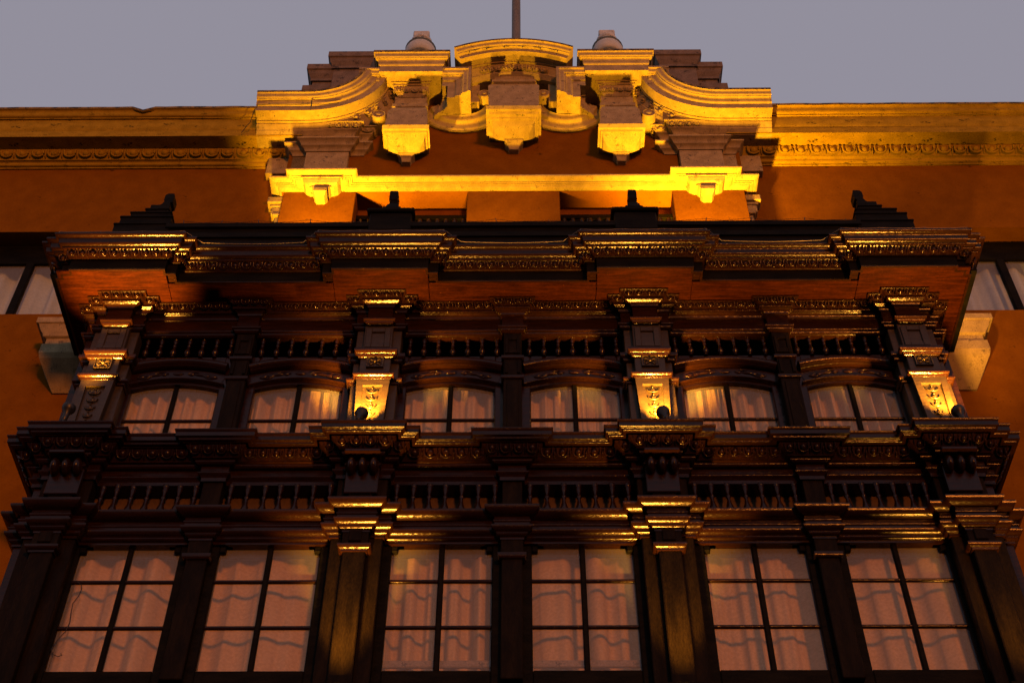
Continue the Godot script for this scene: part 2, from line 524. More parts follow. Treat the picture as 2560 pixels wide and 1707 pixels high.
func palace() -> void:
	building = thing("palace_building", "orange plastered palace front with floodlit cream cornices and curved pediment", "building", "", Vector3(0, 0, ZW))
	building.position = Vector3.ZERO
	var g := Geo.new()
	var t := 0.5
	# street wall with one window opening each side of the balcony
	for s in [-1.0, 1.0]:
		var xa: float = 6.95 * s
		var xb: float = 8.95 * s
		var lo := minf(xa, xb)
		var hi := maxf(xa, xb)
		g.box(Vector3(lo, 0, ZW - t), Vector3(hi, 17.38, ZW))
		g.box(Vector3(lo, 19.465, ZW - t), Vector3(hi, 22.0, ZW))
		g.box(Vector3(minf(xb, 16.0 * s), 0, ZW - t), Vector3(maxf(xb, 16.0 * s), 22.0, ZW))
		g.box(Vector3(minf(3.9 * s, xa), 0, ZW - t), Vector3(maxf(3.9 * s, xa), 22.0, ZW))
	g.box(Vector3(-3.9, 0, ZW - t - 0.1), Vector3(3.9, 18.6, ZW - 0.1))
	put("wall", g, M.wall, building)
	# wall of the middle pavilion with its piers
	var pav := Geo.new()
	pav.box(Vector3(-3.9, 20.13, ZW - t - 0.2), Vector3(3.9, 23.1, -1.3))
	pav.box(Vector3(-3.9, 18.6, ZW - t - 0.2), Vector3(3.9, 20.13, -1.68))
	put("pavilion_wall", pav, M.wall, building)
	for q in [[-3.86, -2.64], [-0.775, 0.765], [2.65, 3.86]]:
		var p := Geo.new()
		p.box(Vector3(q[0], 16.4, -1.7), Vector3(q[1], 20.128, -1.302), 0.01)
		put("pier", p, M.wall, building)
	for s in [-1.0, 1.0]:
		var sc := Geo.new()
		for q in [[4.13, 19.97, 20.12, -1.38], [4.08, 19.90, 19.97, -1.42], [4.05, 19.72, 19.90, -1.44], [4.01, 19.66, 19.72, -1.42], [3.97, 16.4, 19.66, -1.47]]:
			sc.box(Vector3(minf(3.85 * s, q[0] * s), q[1], ZW - 0.01), Vector3(maxf(3.85 * s, q[0] * s), q[2] - 0.001, q[3]), 0.012)
		put("side_strip", sc, M.plaster, building)
	# turned wooden grilles in the two openings between the piers
	var bal := baluster_mesh(1.5, 0.055)
	for q in [[-2.64, -0.775], [0.765, 2.65]]:
		var fr := Geo.new()
		fr.box(Vector3(q[0], 19.72, -1.66), Vector3(q[1], 19.83, -1.56), 0.01)
		fr.box(Vector3(q[0], 18.1, -1.66), Vector3(q[1], 18.22, -1.56), 0.01)
		fr.box(Vector3(q[0], 17.8, -1.675), Vector3(q[1], 19.9, -1.665))
		var f := put("grille", fr, M.dark, building)
		var k := 13
		for i in k:
			var b := put_mesh("baluster", bal, M.wood, f)
			b.position = Vector3(lerpf(q[0], q[1], (i + 0.5) / k), 18.22, -1.60)
	# long cornices left and right of the pavilion
	var P := [Vector2(0.0, 22.27), Vector2(0.65, 22.25), Vector2(0.65, 22.20)]
	var runs := lines(P)
	runs.append(cyma(Vector2(0.65, 22.20), Vector2(0.55, 22.06)))
	runs.append_array(lines([Vector2(0.55, 22.06), Vector2(0.55, 22.03), Vector2(0.52, 22.03)]))
	runs.append(bz(Vector2(0.52, 22.03), Vector2(0.52, 21.76), Vector2(0.49, 21.72), 5))
	runs.append_array(lines([Vector2(0.49, 21.72), Vector2(0.50, 21.70), Vector2(0.50, 21.54), Vector2(0.24, 21.54), Vector2(0.24, 21.50)]))
	runs.append_array(lines([Vector2(0.24, 21.50), Vector2(0.15, 21.37), Vector2(0.14, 21.35)]))
	runs.append(cyma(Vector2(0.14, 21.35), Vector2(0.03, 21.28)))
	runs.append_array(lines([Vector2(0.03, 21.28), Vector2(0.03, 21.25), Vector2(-0.02, 21.25)]))
	var unit := egg_unit(0.27, 0.17, 0.06)
	for s in [-1.0, 1.0]:
		var path := PackedVector2Array()
		var n := 60
		var notch := PackedFloat32Array()
		for i in n + 1:
			var x := lerpf(-16.0, -3.7, float(i) / n) if s < 0 else lerpf(3.7, 16.0, float(i) / n)
			path.append(Vector2(x, ZW))
			var d := rng.randf_range(-0.006, 0.008)
			if s < 0 and x > -6.75 and x < -6.45:
				d = 0.10
			notch.append(d)
		var c := Geo.new()
		c.sweep(path, runs, true, false, true, notch, 22.19)
		var co := put("roof_cornice", c, M.ochre, building)
		var wl := Geo.new()
		wl.sweep(path, lines([Vector2(0.60, 22.257), Vector2(0.654, 22.255), Vector2(0.654, 22.208)]), true, false, false, notch, 22.19)
		put("weathered_edge", wl, M.mould, co)
		var short := PackedVector2Array([Vector2(-9.6, ZW), Vector2(-4.05, ZW)]) if s < 0 else PackedVector2Array([Vector2(4.05, ZW), Vector2(9.6, ZW)])
		egg_row(co, unit, M.ochre, short, 0.195, 21.435, 0.6, 0.27)
	# windows beside the balcony
	for s in [-1.0, 1.0]:
		var w := Node3D.new()
		w.name = "window"
		building.add_child(w, true)
		var c: float = 7.95 * s
		var fr := Geo.new()
		fr.box(Vector3(c - 1.0, 18.98, -1.98), Vector3(c + 1.0, 19.465, -1.89), 0.01)
		fr.box(Vector3(c - 1.0, 17.2, -1.98), Vector3(c - 0.9, 18.98, -1.89), 0.01)
		fr.box(Vector3(c + 0.9, 17.2, -1.98), Vector3(c + 1.0, 18.98, -1.89), 0.01)
		fr.box(Vector3(c - 0.065, 17.2, -1.97), Vector3(c + 0.065, 18.98, -1.87), 0.01)
		fr.box(Vector3(c - 0.9, 17.2, -1.98), Vector3(c + 0.9, 17.32, -1.89), 0.01)
		put("frame", fr, M.dark, w)
		for k in [-1.0, 1.0]:
			var pg := Geo.new()
			pg.box(Vector3(c + k * 0.4825 - 0.4165, 17.32, -1.945), Vector3(c + k * 0.4825 + 0.4165, 18.98, -1.94))
			put("pane", pg, M.glass, w)
		var rb := Geo.new()
		rb.box(Vector3(c - 1.0, 17.2, -2.6), Vector3(c + 1.0, 19.5, -2.5))
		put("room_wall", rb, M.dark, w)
	# cream brackets on the wall beside the balcony
	for s in [-1.0, 1.0]:
		var b := Geo.new()
		var rings := []
		for q in [[6.66, -1.57, 15.60], [6.86, -1.22, 15.97], [6.88, -1.18, 16.05], [6.88, -1.18, 16.23], [6.85, -1.21, 16.25], [6.85, -1.21, 16.37], [6.90, -1.17, 16.39], [6.91, -1.16, 16.43], [6.96, -1.14, 16.50], [7.0, -1.11, 16.6], [7.04, -1.09, 16.61], [7.04, -1.09, 16.72]]:
			rings.append([minf(6.1 * s, q[0] * s), maxf(6.1 * s, q[0] * s), ZW - 0.02, q[1], q[2]])
		b.loft(rings)
		put("wall_bracket", b, M.plaster, building)
	# block behind the pediment, stepped, on the roof
	for s in [-1.0, 1.0]:
		var at := Geo.new()
		for q in [[3.42, 0.50, 26.93, 0.0], [3.85, 0.50, 26.63, -0.12], [4.12, 0.28, 26.0, -0.25]]:
			var cx: float = q[0] * s
			var hw: float = q[1]
			var top: float = q[2]
			var zf: float = -2.55 + q[3]
			at.loft([[cx - hw + 0.14, cx + hw - 0.14, -3.6, zf - 0.14, 22.0], [cx - hw + 0.14, cx + hw - 0.14, -3.6, zf - 0.14, top - 0.50],
				[cx - hw + 0.10, cx + hw - 0.10, -3.6, zf - 0.10, top - 0.50], [cx - hw + 0.10, cx + hw - 0.10, -3.6, zf - 0.10, top - 0.42],
				[cx - hw + 0.05, cx + hw - 0.05, -3.6, zf - 0.05, top - 0.30], [cx - hw + 0.03, cx + hw - 0.03, -3.6, zf - 0.03, top - 0.2],
				[cx - hw, cx + hw, -3.6, zf, top - 0.18], [cx - hw, cx + hw, -3.6, zf, top]])
		at.box(Vector3(3.35 * s - 0.17, 26.94, -3.2), Vector3(3.35 * s + 0.17, 27.15, -2.72), 0.01)
		put("attic_block", at, M.stone, building)
	var roof := Geo.new()
	roof.box(Vector3(-16, 21.9, -9.0), Vector3(16, 22.0, ZW - 0.3))
	put("roof_slab", roof, M.stone, building)

# ---------------------------------------------------------------- pediment
func cornice_runs(top: float, zt: float, zback: float) -> Array:    # in-plane cornice: o is height relative to the path, h is z
	var r := lines([Vector2(top, zback), Vector2(top, zt), Vector2(top - 0.05, zt)])
	r.append(cyma2(Vector2(top - 0.05, zt), Vector2(top - 0.15, zt - 0.06)))
	r.append_array(lines([Vector2(top - 0.15, zt - 0.06), Vector2(top - 0.17, zt - 0.06), Vector2(top - 0.17, zt - 0.075)]))
	r.append(cyma2(Vector2(top - 0.17, zt - 0.075), Vector2(top - 0.28, zt - 0.13)))
	r.append_array(lines([Vector2(top - 0.28, zt - 0.13), Vector2(top - 0.29, zt - 0.14), Vector2(top - 0.42, zt - 0.14), Vector2(top - 0.42, zt - 0.34), Vector2(top - 0.45, zt - 0.34), Vector2(top - 0.45, zt - 0.38), Vector2(top - 0.48, zt - 0.38), Vector2(top - 0.56, zt - 0.45), Vector2(top - 0.58, zt - 0.45), Vector2(top - 0.668, zt - 0.53), Vector2(top - 0.668, zback)]))
	return r

func cyma2(a: Vector2, b: Vector2) -> PackedVector2Array:
	var m := (a + b) / 2.0
	var r := bz(a, Vector2(a.x, m.y), m, 5)
	r.append_array(bz(m, Vector2(b.x, m.y), b, 5).slice(1))
	return r

func pediment() -> void:
	var unit := egg_unit(0.155, 0.10, 0.04)
	# string course over the piers, breaking forward under the end pilasters
	var zs := -1.3
	var path := PackedVector2Array([Vector2(-3.86, ZW), Vector2(-3.86, zs + 0.0)])
	for c in [-3.2, 3.2]:
		path.append_array([Vector2(c - 0.36, zs), Vector2(c - 0.36, zs + 0.15), Vector2(c + 0.36, zs + 0.15), Vector2(c + 0.36, zs)])
	path.append_array([Vector2(3.86, zs), Vector2(3.86, ZW)])
	var r := lines([Vector2(-0.1, 20.42), Vector2(0.235, 20.275), Vector2(0.235, 20.25)])
	r.append(bz(Vector2(0.235, 20.25), Vector2(0.225, 20.215), Vector2(0.14, 20.205), 6))
	r.append_array(lines([Vector2(0.14, 20.205), Vector2(0.14, 20.185), Vector2(0.115, 20.185), Vector2(0.115, 20.17), Vector2(0.09, 20.17)]))
	r.append(bz(Vector2(0.09, 20.17), Vector2(0.08, 20.14), Vector2(0.02, 20.132), 5))
	r.append_array(lines([Vector2(0.02, 20.132), Vector2(-0.05, 20.132)]))
	var g := Geo.new()
	g.sweep(path, r)
	var beam := put("string_course", g, M.plaster, building)
	for c in [-3.2, 3.2]:
		var b := Geo.new()
		b.loft([[c - 0.07, c + 0.07, -1.3, -1.14, 19.78], [c - 0.11, c + 0.11, -1.3, -1.06, 19.85], [c - 0.11, c + 0.11, -1.3, -1.06, 19.93],
			[c - 0.12, c + 0.12, -1.3, -1.10, 19.93], [c - 0.15, c + 0.15, -1.3, -1.08, 19.98], [c - 0.15, c + 0.15, -1.3, -1.08, 20.0],
			[c - 0.2, c + 0.2, -1.3, -1.1, 20.0], [c - 0.27, c + 0.27, -1.3, -1.05, 20.05], [c - 0.31, c + 0.31, -1.3, -1.02, 20.12], [c - 0.31, c + 0.31, -1.3, -1.02, 20.14],
			[c - 0.34, c + 0.34, -1.3, -1.0, 20.14], [c - 0.34, c + 0.34, -1.3, -1.0, 20.16]])
		put("pendant", b, M.plaster, beam)
	# short pilasters on the string course with their capitals
	for c in [-3.22, 3.22]:
		var sh := Geo.new()
		sh.box(Vector3(c - 0.37, 20.36, -1.4), Vector3(c + 0.37, 21.2, -1.2), 0.008)
		var so: float = signf(c)
		sh.box(Vector3(minf(c, c + so * 0.62), 20.34, -1.45), Vector3(maxf(c, c + so * 0.62), 21.2, -1.30), 0.008)
		put("attic_pilaster", sh, M.plaster, building)
		var p := local_plan(c, -1.45, -1.30, 0.60, -1.2, 0.37)
		var cr := lines([Vector2(-0.1, 21.82), Vector2(0.22, 21.82), Vector2(0.22, 21.79), Vector2(0.19, 21.79), Vector2(0.14, 21.685), Vector2(0.14, 21.665)])
		cr.append(bz(Vector2(0.14, 21.665), Vector2(0.075, 21.64), Vector2(0.065, 21.57), 5))
		cr.append_array(lines([Vector2(0.065, 21.57), Vector2(0.065, 21.43), Vector2(0.17, 21.40), Vector2(0.17, 21.36)]))
		cr.append(bz(Vector2(0.17, 21.36), Vector2(0.10, 21.33), Vector2(0.09, 21.26), 5))
		cr.append_array(lines([Vector2(0.09, 21.26), Vector2(0.075, 21.25)]))
		cr.append(bz(Vector2(0.075, 21.25), Vector2(0.03, 21.23), Vector2(0.02, 21.17), 5))
		cr.append_array(lines([Vector2(0.02, 21.17), Vector2(-0.05, 21.17)]))
		var cg := Geo.new()
		cg.sweep(p, cr)
		var cap := put("capital", cg, M.plaster, building)
		egg_row(cap, unit, M.plaster, p, 0.165, 21.735, 0.5, 0.155)
	# wing cornices: flat, then sweeping up to the shoulders
	for s in [-1.0, 1.0]:
		var wp := PackedVector2Array()
		wp.append(Vector2(-4.5, 22.2))
		wp.append(Vector2(-3.62, 22.2))
		for i in range(1, 15):
			var a := PI / 2.0 * i / 14.0 * 0.93
			wp.append(Vector2(-3.62 + sin(a) * 0.92, 23.03 - cos(a) * 0.83))
		var wg := Geo.new()
		var pp := wp
		if s > 0:
			pp = PackedVector2Array()
			for i in range(wp.size() - 1, -1, -1):
				pp.append(Vector2(-wp[i].x, wp[i].y))
		wg.sweep(pp, cornice_runs(0.0, -0.6, -1.63), false, true)
		# filling behind the curve down to the wall
		var fill := PackedVector2Array()
		for q in pp: fill.append(q - Vector2(0, 0.45))
		fill.append(Vector2(-2.4 * -s if s > 0 else -2.4, 22.0)) if s < 0 else fill.insert(0, Vector2(2.4, 22.0))
		var wc := put("wing_cornice", wg, M.plaster, building)
		var wl := Geo.new()
		wl.sweep(pp, lines([Vector2(0.004, -0.65), Vector2(0.004, -0.596), Vector2(-0.042, -0.596)]), false, true, false)
		put("weathered_edge", wl, M.mould, wc)
		for i in 5:
			var a := PI / 2.0 * (0.42 + 0.115 * i) * 0.95
			var e := put_mesh("egg_ornament", unit, M.plaster, wc)
			var px := (-3.62 + sin(a) * 0.92 + sin(a) * 0.52)
			var py := 23.03 - cos(a) * 0.83 - cos(a) * 0.52
			e.transform = Transform3D(Basis(Vector3.BACK, -a * s * -1.0).rotated(Vector3.RIGHT, 0.5), Vector3(px * -s, py, -1.0))
		# outer return block under the wing
		var ob := Geo.new()
		ob.box(Vector3(minf(3.6 * s, 4.3 * s), 20.9, -1.7), Vector3(maxf(3.6 * s, 4.3 * s), 21.6, -1.45), 0.01)
		put("return_block", ob, M.plaster, building)
		# volute at the end of the curve
		var vo := Geo.new()
		var ax := Basis(Vector3.RIGHT, PI / 2.0)
		vo.lathe(ln([Vector2(0, 0.09), Vector2(0.05, 0.09), Vector2(0.06, 0.06), Vector2(0.085, 0.06), Vector2(0.1, 0.09), Vector2(0.12, 0.08), Vector2(0.125, 0.0), Vector2(0.125, -0.3)]), Vector3(-2.37 * -s, 21.93, -1.0), 14, ax)
		put("volute", vo, M.plaster, building)
	# capped blocks over the side corbels
	for s in [-1.0, 1.0]:
		var c: float = 1.845 * s
		var p := PackedVector2Array([Vector2(c - 0.27, -1.35), Vector2(c - 0.27, -0.92), Vector2(c + 0.27, -0.92), Vector2(c + 0.27, -1.35)])
		var cr := lines([Vector2(-0.2, 23.39), Vector2(0.42, 23.39), Vector2(0.42, 23.33)])
		cr.append(cyma(Vector2(0.42, 23.33), Vector2(0.365, 23.22)))
		cr.append_array(lines([Vector2(0.365, 23.22), Vector2(0.365, 23.20), Vector2(0.35, 23.20)]))
		cr.append(cyma(Vector2(0.35, 23.20), Vector2(0.305, 23.04)))
		cr.append_array(lines([Vector2(0.305, 23.04), Vector2(0.30, 22.99), Vector2(0.30, 22.855), Vector2(0.10, 22.855), Vector2(0.10, 22.82), Vector2(0.065, 22.82), Vector2(0.065, 22.78), Vector2(0.04, 22.77), Vector2(0.04, 22.71), Vector2(-0.01, 22.60), Vector2(-0.05, 22.55), Vector2(-0.2, 22.55)]))
		var cg := Geo.new()
		cg.sweep(p, cr)
		var cap := put("cap_cornice", cg, M.plaster, building)
		var wl := Geo.new()
		wl.sweep(p, lines([Vector2(0.37, 23.394), Vector2(0.424, 23.394), Vector2(0.424, 23.34)]), true, false, false)
		put("weathered_edge", wl, M.mould, cap)
		egg_row(cap, unit, M.plaster, p, 0.02, 22.655, 0.45, 0.15, -1.0)
		# shoulders
		var sg := Geo.new()
		sg.sweep(PackedVector2Array([Vector2(minf(2.78 * s, 2.41 * s), 23.0), Vector2(maxf(2.78 * s, 2.41 * s), 23.0)]), cornice_runs(0.0, -0.62, -1.35), false)
		put("shoulder_cornice", sg, M.plaster, building)
		sg = Geo.new()
		var inn := PackedVector2Array([Vector2(-1.28, 23.0), Vector2(-0.76, 23.0), Vector2(-0.76, 22.2)])
		if s > 0:
			inn = PackedVector2Array([Vector2(0.76, 22.2), Vector2(0.76, 23.0), Vector2(1.28, 23.0)])
		sg.sweep(inn, cornice_runs(0.0, -0.62, -1.35), false)
		put("shoulder_cornice", sg, M.plaster, building)
		# corbel below
		var k := Geo.new()
		k.box(Vector3(c - 0.29, 22.0, -1.4), Vector3(c + 0.29, 22.60, -0.98), 0.01)
		k.box(Vector3(c - 0.32, 22.18, -1.4), Vector3(c + 0.32, 22.3, -0.93), 0.015)
		k.loft([[c - 0.37, c + 0.37, -1.4, -0.75, 21.24], [c - 0.34, c + 0.34, -1.4, -0.75, 21.78], [c - 0.34, c + 0.34, -1.4, -0.8, 21.84], [c - 0.30, c + 0.30, -1.4, -0.85, 22.02]])
		k.loft([[c - 0.15, c + 0.15, -1.16, -1.10, 21.02], [c - 0.24, c + 0.24, -1.14, -1.05, 21.05], [c - 0.31, c + 0.31, -1.14, -0.92, 21.10], [c - 0.33, c + 0.33, -1.14, -0.83, 21.15],
			[c - 0.36, c + 0.36, -1.14, -0.80, 21.15], [c - 0.36, c + 0.36, -1.14, -0.78, 21.18], [c - 0.40, c + 0.40, -1.14, -0.74, 21.18], [c - 0.40, c + 0.40, -1.14, -0.70, 21.24], [c - 0.38, c + 0.38, -1.14, -0.73, 21.25]])
		var kb := put("corbel", k, M.plaster, building)
		var pd := Geo.new()
		pd.loft([[c - 0.07, c + 0.07, -1.32, -1.2, 20.86], [c - 0.09, c + 0.09, -1.32, -1.17, 20.95], [c - 0.14, c + 0.14, -1.32, -1.12, 21.0], [c - 0.14, c + 0.14, -1.32, -1.12, 21.025]])
		put("pendant", pd, M.plaster, kb)
		# swag moulding between side and middle corbels
		var arc := PackedVector2Array()
		for i in 25:
			var a := deg_to_rad(192.0 + 156.0 * i / 24.0)
			arc.append(Vector2(0.93 * s + cos(a) * 0.42, 22.62 + sin(a) * 0.42))
		var sr := lines([Vector2(0.0, -1.35), Vector2(0.0, -1.12), Vector2(-0.03, -1.10)])
		sr.append(cyma2(Vector2(-0.03, -1.10), Vector2(-0.16, -1.16)))
		sr.append_array(lines([Vector2(-0.16, -1.16), Vector2(-0.17, -1.18)]))
		sr.append(cyma2(Vector2(-0.17, -1.18), Vector2(-0.32, -1.24)))
		sr.append_array(lines([Vector2(-0.32, -1.24), Vector2(-0.34, -1.24), Vector2(-0.34, -1.35)]))
		var ag := Geo.new()
		ag.sweep(arc, sr, false, true)
		put("swag_moulding", ag, M.plaster, building)
		var vo := Geo.new()
		vo.lathe(ln([Vector2(0, 0.06), Vector2(0.035, 0.07), Vector2(0.05, 0.03), Vector2(0.075, 0.03), Vector2(0.09, 0.06), Vector2(0.12, 0.05), Vector2(0.13, 0.0), Vector2(0.13, -0.3)]), Vector3(0.53 * s, 22.64, -1.0), 16, Basis(Vector3.RIGHT, PI / 2.0))
		put("volute", vo, M.plaster, building)
		# plinth and turned base on top of each cap
		var ub := Geo.new()
		ub.box(Vector3(c - 0.44, 23.35, -1.4), Vector3(c + 0.40, 24.20, -0.98), 0.02)
		var ux: float = c - 0.06 * s
		for pr in [[Vector2(0.0, 23.98), Vector2(0.25, 23.98), Vector2(0.285, 24.02), Vector2(0.305, 24.1), Vector2(0.305, 24.2), Vector2(0.285, 24.28), Vector2(0.24, 24.33)], [Vector2(0.3, 24.33), Vector2(0.0, 24.331)], [Vector2(0.19, 24.33), Vector2(0.185, 24.56)], [Vector2(0.19, 24.56), Vector2(0.205, 24.58), Vector2(0.205, 24.63), Vector2(0.19, 24.65)]]:
			ub.lathe(ln(pr), Vector3(ux, 0.22, -1.18), 22)
		ub.box(Vector3(ux - 0.155, 24.86, -1.335), Vector3(ux + 0.155, 25.05, -1.025), 0.02)
		put("urn_base", ub, M.pale, building)
	# curved middle pediment
	var R := 2.1
	var cy := 23.62 - R
	var ap := PackedVector2Array()
	for i in 29:
		var a := deg_to_rad(90.0 + 30.8 - 61.6 * i / 28.0)
		ap.append(Vector2(cos(a) * R, cy + sin(a) * R))
	var arr := lines([Vector2(0, -1.5), Vector2(0, -0.40), Vector2(-0.04, -0.40)])
	arr.append(cyma2(Vector2(-0.04, -0.40), Vector2(-0.13, -0.47)))
	arr.append_array(lines([Vector2(-0.13, -0.47), Vector2(-0.15, -0.47), Vector2(-0.15, -0.50), Vector2(-0.165, -0.52), Vector2(-0.25, -0.52), Vector2(-0.25, -0.72)]))
	arr.append_array(lines([Vector2(-0.25, -0.72), Vector2(-0.28, -0.72), Vector2(-0.28, -0.76), Vector2(-0.31, -0.76), Vector2(-0.33, -0.78), Vector2(-0.42, -0.84), Vector2(-0.44, -0.84), Vector2(-0.50, -0.92), Vector2(-0.50, -1.5)]))
	var mg := Geo.new()
	mg.sweep(ap, arr, false, true)
	var mid := put("arched_cornice", mg, M.plaster, building)
	var awl := Geo.new()
	awl.sweep(ap, lines([Vector2(0.004, -0.45), Vector2(0.004, -0.396), Vector2(-0.035, -0.396)]), false, true, false)
	put("weathered_edge", awl, M.mould, mid)
	for i in 9:
		var a := deg_to_rad(90.0 + (i - 4) * 4.6)
		var e := put_mesh("egg_ornament", unit, M.plaster, mid)
		e.transform = Transform3D(Basis(Vector3.BACK, a - PI / 2.0) * Basis(Vector3.RIGHT, 0.55), Vector3(cos(a) * (R - 0.375), cy + sin(a) * (R - 0.375), -0.80))
	for s in [-1.0, 1.0]:
		var eb := Geo.new()
		eb.box(Vector3(minf(0.62 * s, 0.95 * s), 22.4, -1.45), Vector3(maxf(0.62 * s, 0.95 * s), 23.08, -0.98), 0.01)
		put("return_block", eb, M.plaster, building)
	# middle corbel
	var kg := Geo.new()
	kg.loft([[-0.44, 0.44, -1.4, -0.86, 22.4], [-0.44, 0.44, -1.4, -0.86, 22.78], [-0.42, 0.42, -1.4, -0.92, 22.78], [-0.42, 0.42, -1.4, -0.92, 22.9], [-0.40, 0.40, -1.4, -0.88, 22.92], [-0.40, 0.40, -1.4, -0.88, 23.0], [-0.37, 0.37, -1.4, -0.93, 23.0], [-0.34, 0.34, -1.4, -0.90, 23.1], [-0.34, 0.34, -1.4, -0.90, 23.2]])
	kg.loft([[-0.43, 0.43, -1.4, -0.64, 21.62], [-0.45, 0.45, -1.4, -0.62, 22.36], [-0.45, 0.45, -1.4, -0.67, 22.4], [-0.42, 0.42, -1.4, -0.8, 22.5]])
	kg.loft([[-0.18, 0.18, -1.14, -1.08, 21.40], [-0.27, 0.27, -1.14, -1.0, 21.42], [-0.33, 0.33, -1.14, -0.88, 21.46], [-0.37, 0.37, -1.14, -0.80, 21.51], [-0.39, 0.39, -1.14, -0.76, 21.51], [-0.39, 0.39, -1.14, -0.74, 21.53], [-0.43, 0.43, -1.14, -0.68, 21.53], [-0.43, 0.43, -1.14, -0.65, 21.56], [-0.475, 0.475, -1.14, -0.60, 21.56], [-0.475, 0.475, -1.14, -0.57, 21.62], [-0.46, 0.46, -1.14, -0.59, 21.63]])
	var mk := put("corbel", kg, M.plaster, building)
	var mp := Geo.new()
	mp.loft([[-0.08, 0.08, -1.35, -1.20, 21.22], [-0.10, 0.10, -1.35, -1.17, 21.30], [-0.16, 0.16, -1.35, -1.1, 21.37], [-0.16, 0.16, -1.35, -1.1, 21.40]])
	put("pendant", mp, M.plaster, mk)

# ---------------------------------------------------------------- balcony
var bal_root: Node3D

func balcony() -> void:
	bal_root = thing("wooden_balcony", "two storey enclosed balcony of dark carved varnished wood with curtained windows", "balcony")
	var B := bal_root
	var ZB := -0.22
	var pl := plan(ZB, -0.14, 0.12, -0.10, 0.30, 0.0, 0.14)
	var g: Geo

	# --- base ledge below the picture, with panels under the lower windows
	g = Geo.new()
	var rb := lines([Vector2(-0.3, 8.92), Vector2(0.52, 8.90), Vector2(0.52, 8.82)])
	rb.append(cyma(Vector2(0.52, 8.82), Vector2(0.30, 8.62)))
	rb.append_array(lines([Vector2(0.30, 8.62), Vector2(0.02, 8.55), Vector2(-0.3, 8.55)]))
	g.sweep(pl, rb)
	put("base_ledge", g, M.wood, B)
	g = Geo.new()
	var rs := lines([Vector2(-0.2, 9.63), Vector2(0.06, 9.62), Vector2(0.06, 9.59)])
	rs.append(cyma(Vector2(0.06, 9.59), Vector2(0.0, 9.53)))
	rs.append_array(lines([Vector2(0.0, 9.53), Vector2(0.0, 8.95), Vector2(-0.2, 8.95)]))
	g.sweep(pl, rs)
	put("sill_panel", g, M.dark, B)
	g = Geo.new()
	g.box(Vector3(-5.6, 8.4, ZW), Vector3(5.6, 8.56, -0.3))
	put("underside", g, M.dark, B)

	# --- lower entablature over the lower windows
	g = Geo.new()
	var r1 := lines([Vector2(-0.25, 12.06), Vector2(0.2, 12.045), Vector2(0.2, 12.03)])
	r1.append(bz(Vector2(0.2, 12.03), Vector2(0.19, 11.975), Vector2(0.125, 11.955), 7))
	r1.append_array(lines([Vector2(0.125, 11.955), Vector2(0.105, 11.95), Vector2(0.085, 11.945), Vector2(0.085, 11.91)]))
	r1.append(bz(Vector2(0.085, 11.91), Vector2(0.115, 11.885), Vector2(0.085, 11.86), 6))
	r1.append_array(lines([Vector2(0.085, 11.86), Vector2(0.085, 11.815), Vector2(0.12, 11.81), Vector2(0.12, 11.80)]))
	r1.append(bz(Vector2(0.12, 11.80), Vector2(0.115, 11.76), Vector2(0.07, 11.745), 7))
	r1.append_array(lines([Vector2(0.07, 11.745), Vector2(0.06, 11.735), Vector2(0.06, 11.72)]))
	r1.append(bz(Vector2(0.06, 11.72), Vector2(0.05, 11.70), Vector2(0.02, 11.695), 5))
	r1.append_array(lines([Vector2(0.02, 11.695), Vector2(0.02, 11.66), Vector2(-0.25, 11.66)]))
	g.sweep(pl, r1)
	put("lower_entablature", g, M.wood, B)

	# --- mid entablature with egg ornaments
	g = Geo.new()
	var r2 := lines([Vector2(-0.45, 13.125), Vector2(0.38, 13.11), Vector2(0.38, 13.10)])
	r2.append(bz(Vector2(0.38, 13.10), Vector2(0.37, 13.075), Vector2(0.36, 13.07), 4))
	r2.append_array(lines([Vector2(0.36, 13.07), Vector2(0.36, 13.01), Vector2(0.345, 13.005)]))
	r2.append(cyma(Vector2(0.345, 13.005), Vector2(0.30, 12.975)))
	r2.append_array(lines([Vector2(0.30, 12.975), Vector2(0.275, 12.975), Vector2(0.275, 12.965)]))
	r2.append_array(lines([Vector2(0.25, 12.965), Vector2(0.155, 12.85), Vector2(0.155, 12.835), Vector2(0.12, 12.83)]))
	r2.append(bz(Vector2(0.12, 12.83), Vector2(0.13, 12.80), Vector2(0.09, 12.785), 5))
	r2.append_array(lines([Vector2(0.09, 12.785), Vector2(0.05, 12.78), Vector2(0.05, 12.70)]))
	r2.append(bz(Vector2(0.05, 12.70), Vector2(0.105, 12.67), Vector2(0.05, 12.64), 6))
	r2.append_array(lines([Vector2(0.05, 12.64), Vector2(0.03, 12.62), Vector2(0.03, 12.565), Vector2(-0.45, 12.565)]))
	g.sweep(pl, r2)
	var mid := put("mid_entablature", g, M.wood, B)
	var eu := egg_unit(0.165, 0.145, 0.045)
	egg_row(mid, eu, M.wood, pl, 0.205, 12.908, 0.70, 0.165, -0.6)

	# --- upper entablature below the eaves
	g = Geo.new()
	var r3 := lines([Vector2(-0.3, 15.80), Vector2(0.19, 15.80), Vector2(0.19, 15.775), Vector2(0.165, 15.77), Vector2(0.115, 15.695), Vector2(0.115, 15.68)])
	r3.append(bz(Vector2(0.115, 15.68), Vector2(0.125, 15.655), Vector2(0.10, 15.65), 5))
	r3.append(bz(Vector2(0.095, 15.65), Vector2(0.045, 15.64), Vector2(0.04, 15.585), 6))
	r3.append_array(lines([Vector2(0.04, 15.585), Vector2(0.025, 15.58), Vector2(0.025, 15.36), Vector2(0.06, 15.355)]))
	r3.append(bz(Vector2(0.06, 15.355), Vector2(0.095, 15.32), Vector2(0.055, 15.295), 7))
	r3.append(bz(Vector2(0.05, 15.295), Vector2(0.045, 15.26), Vector2(0.01, 15.25), 5))
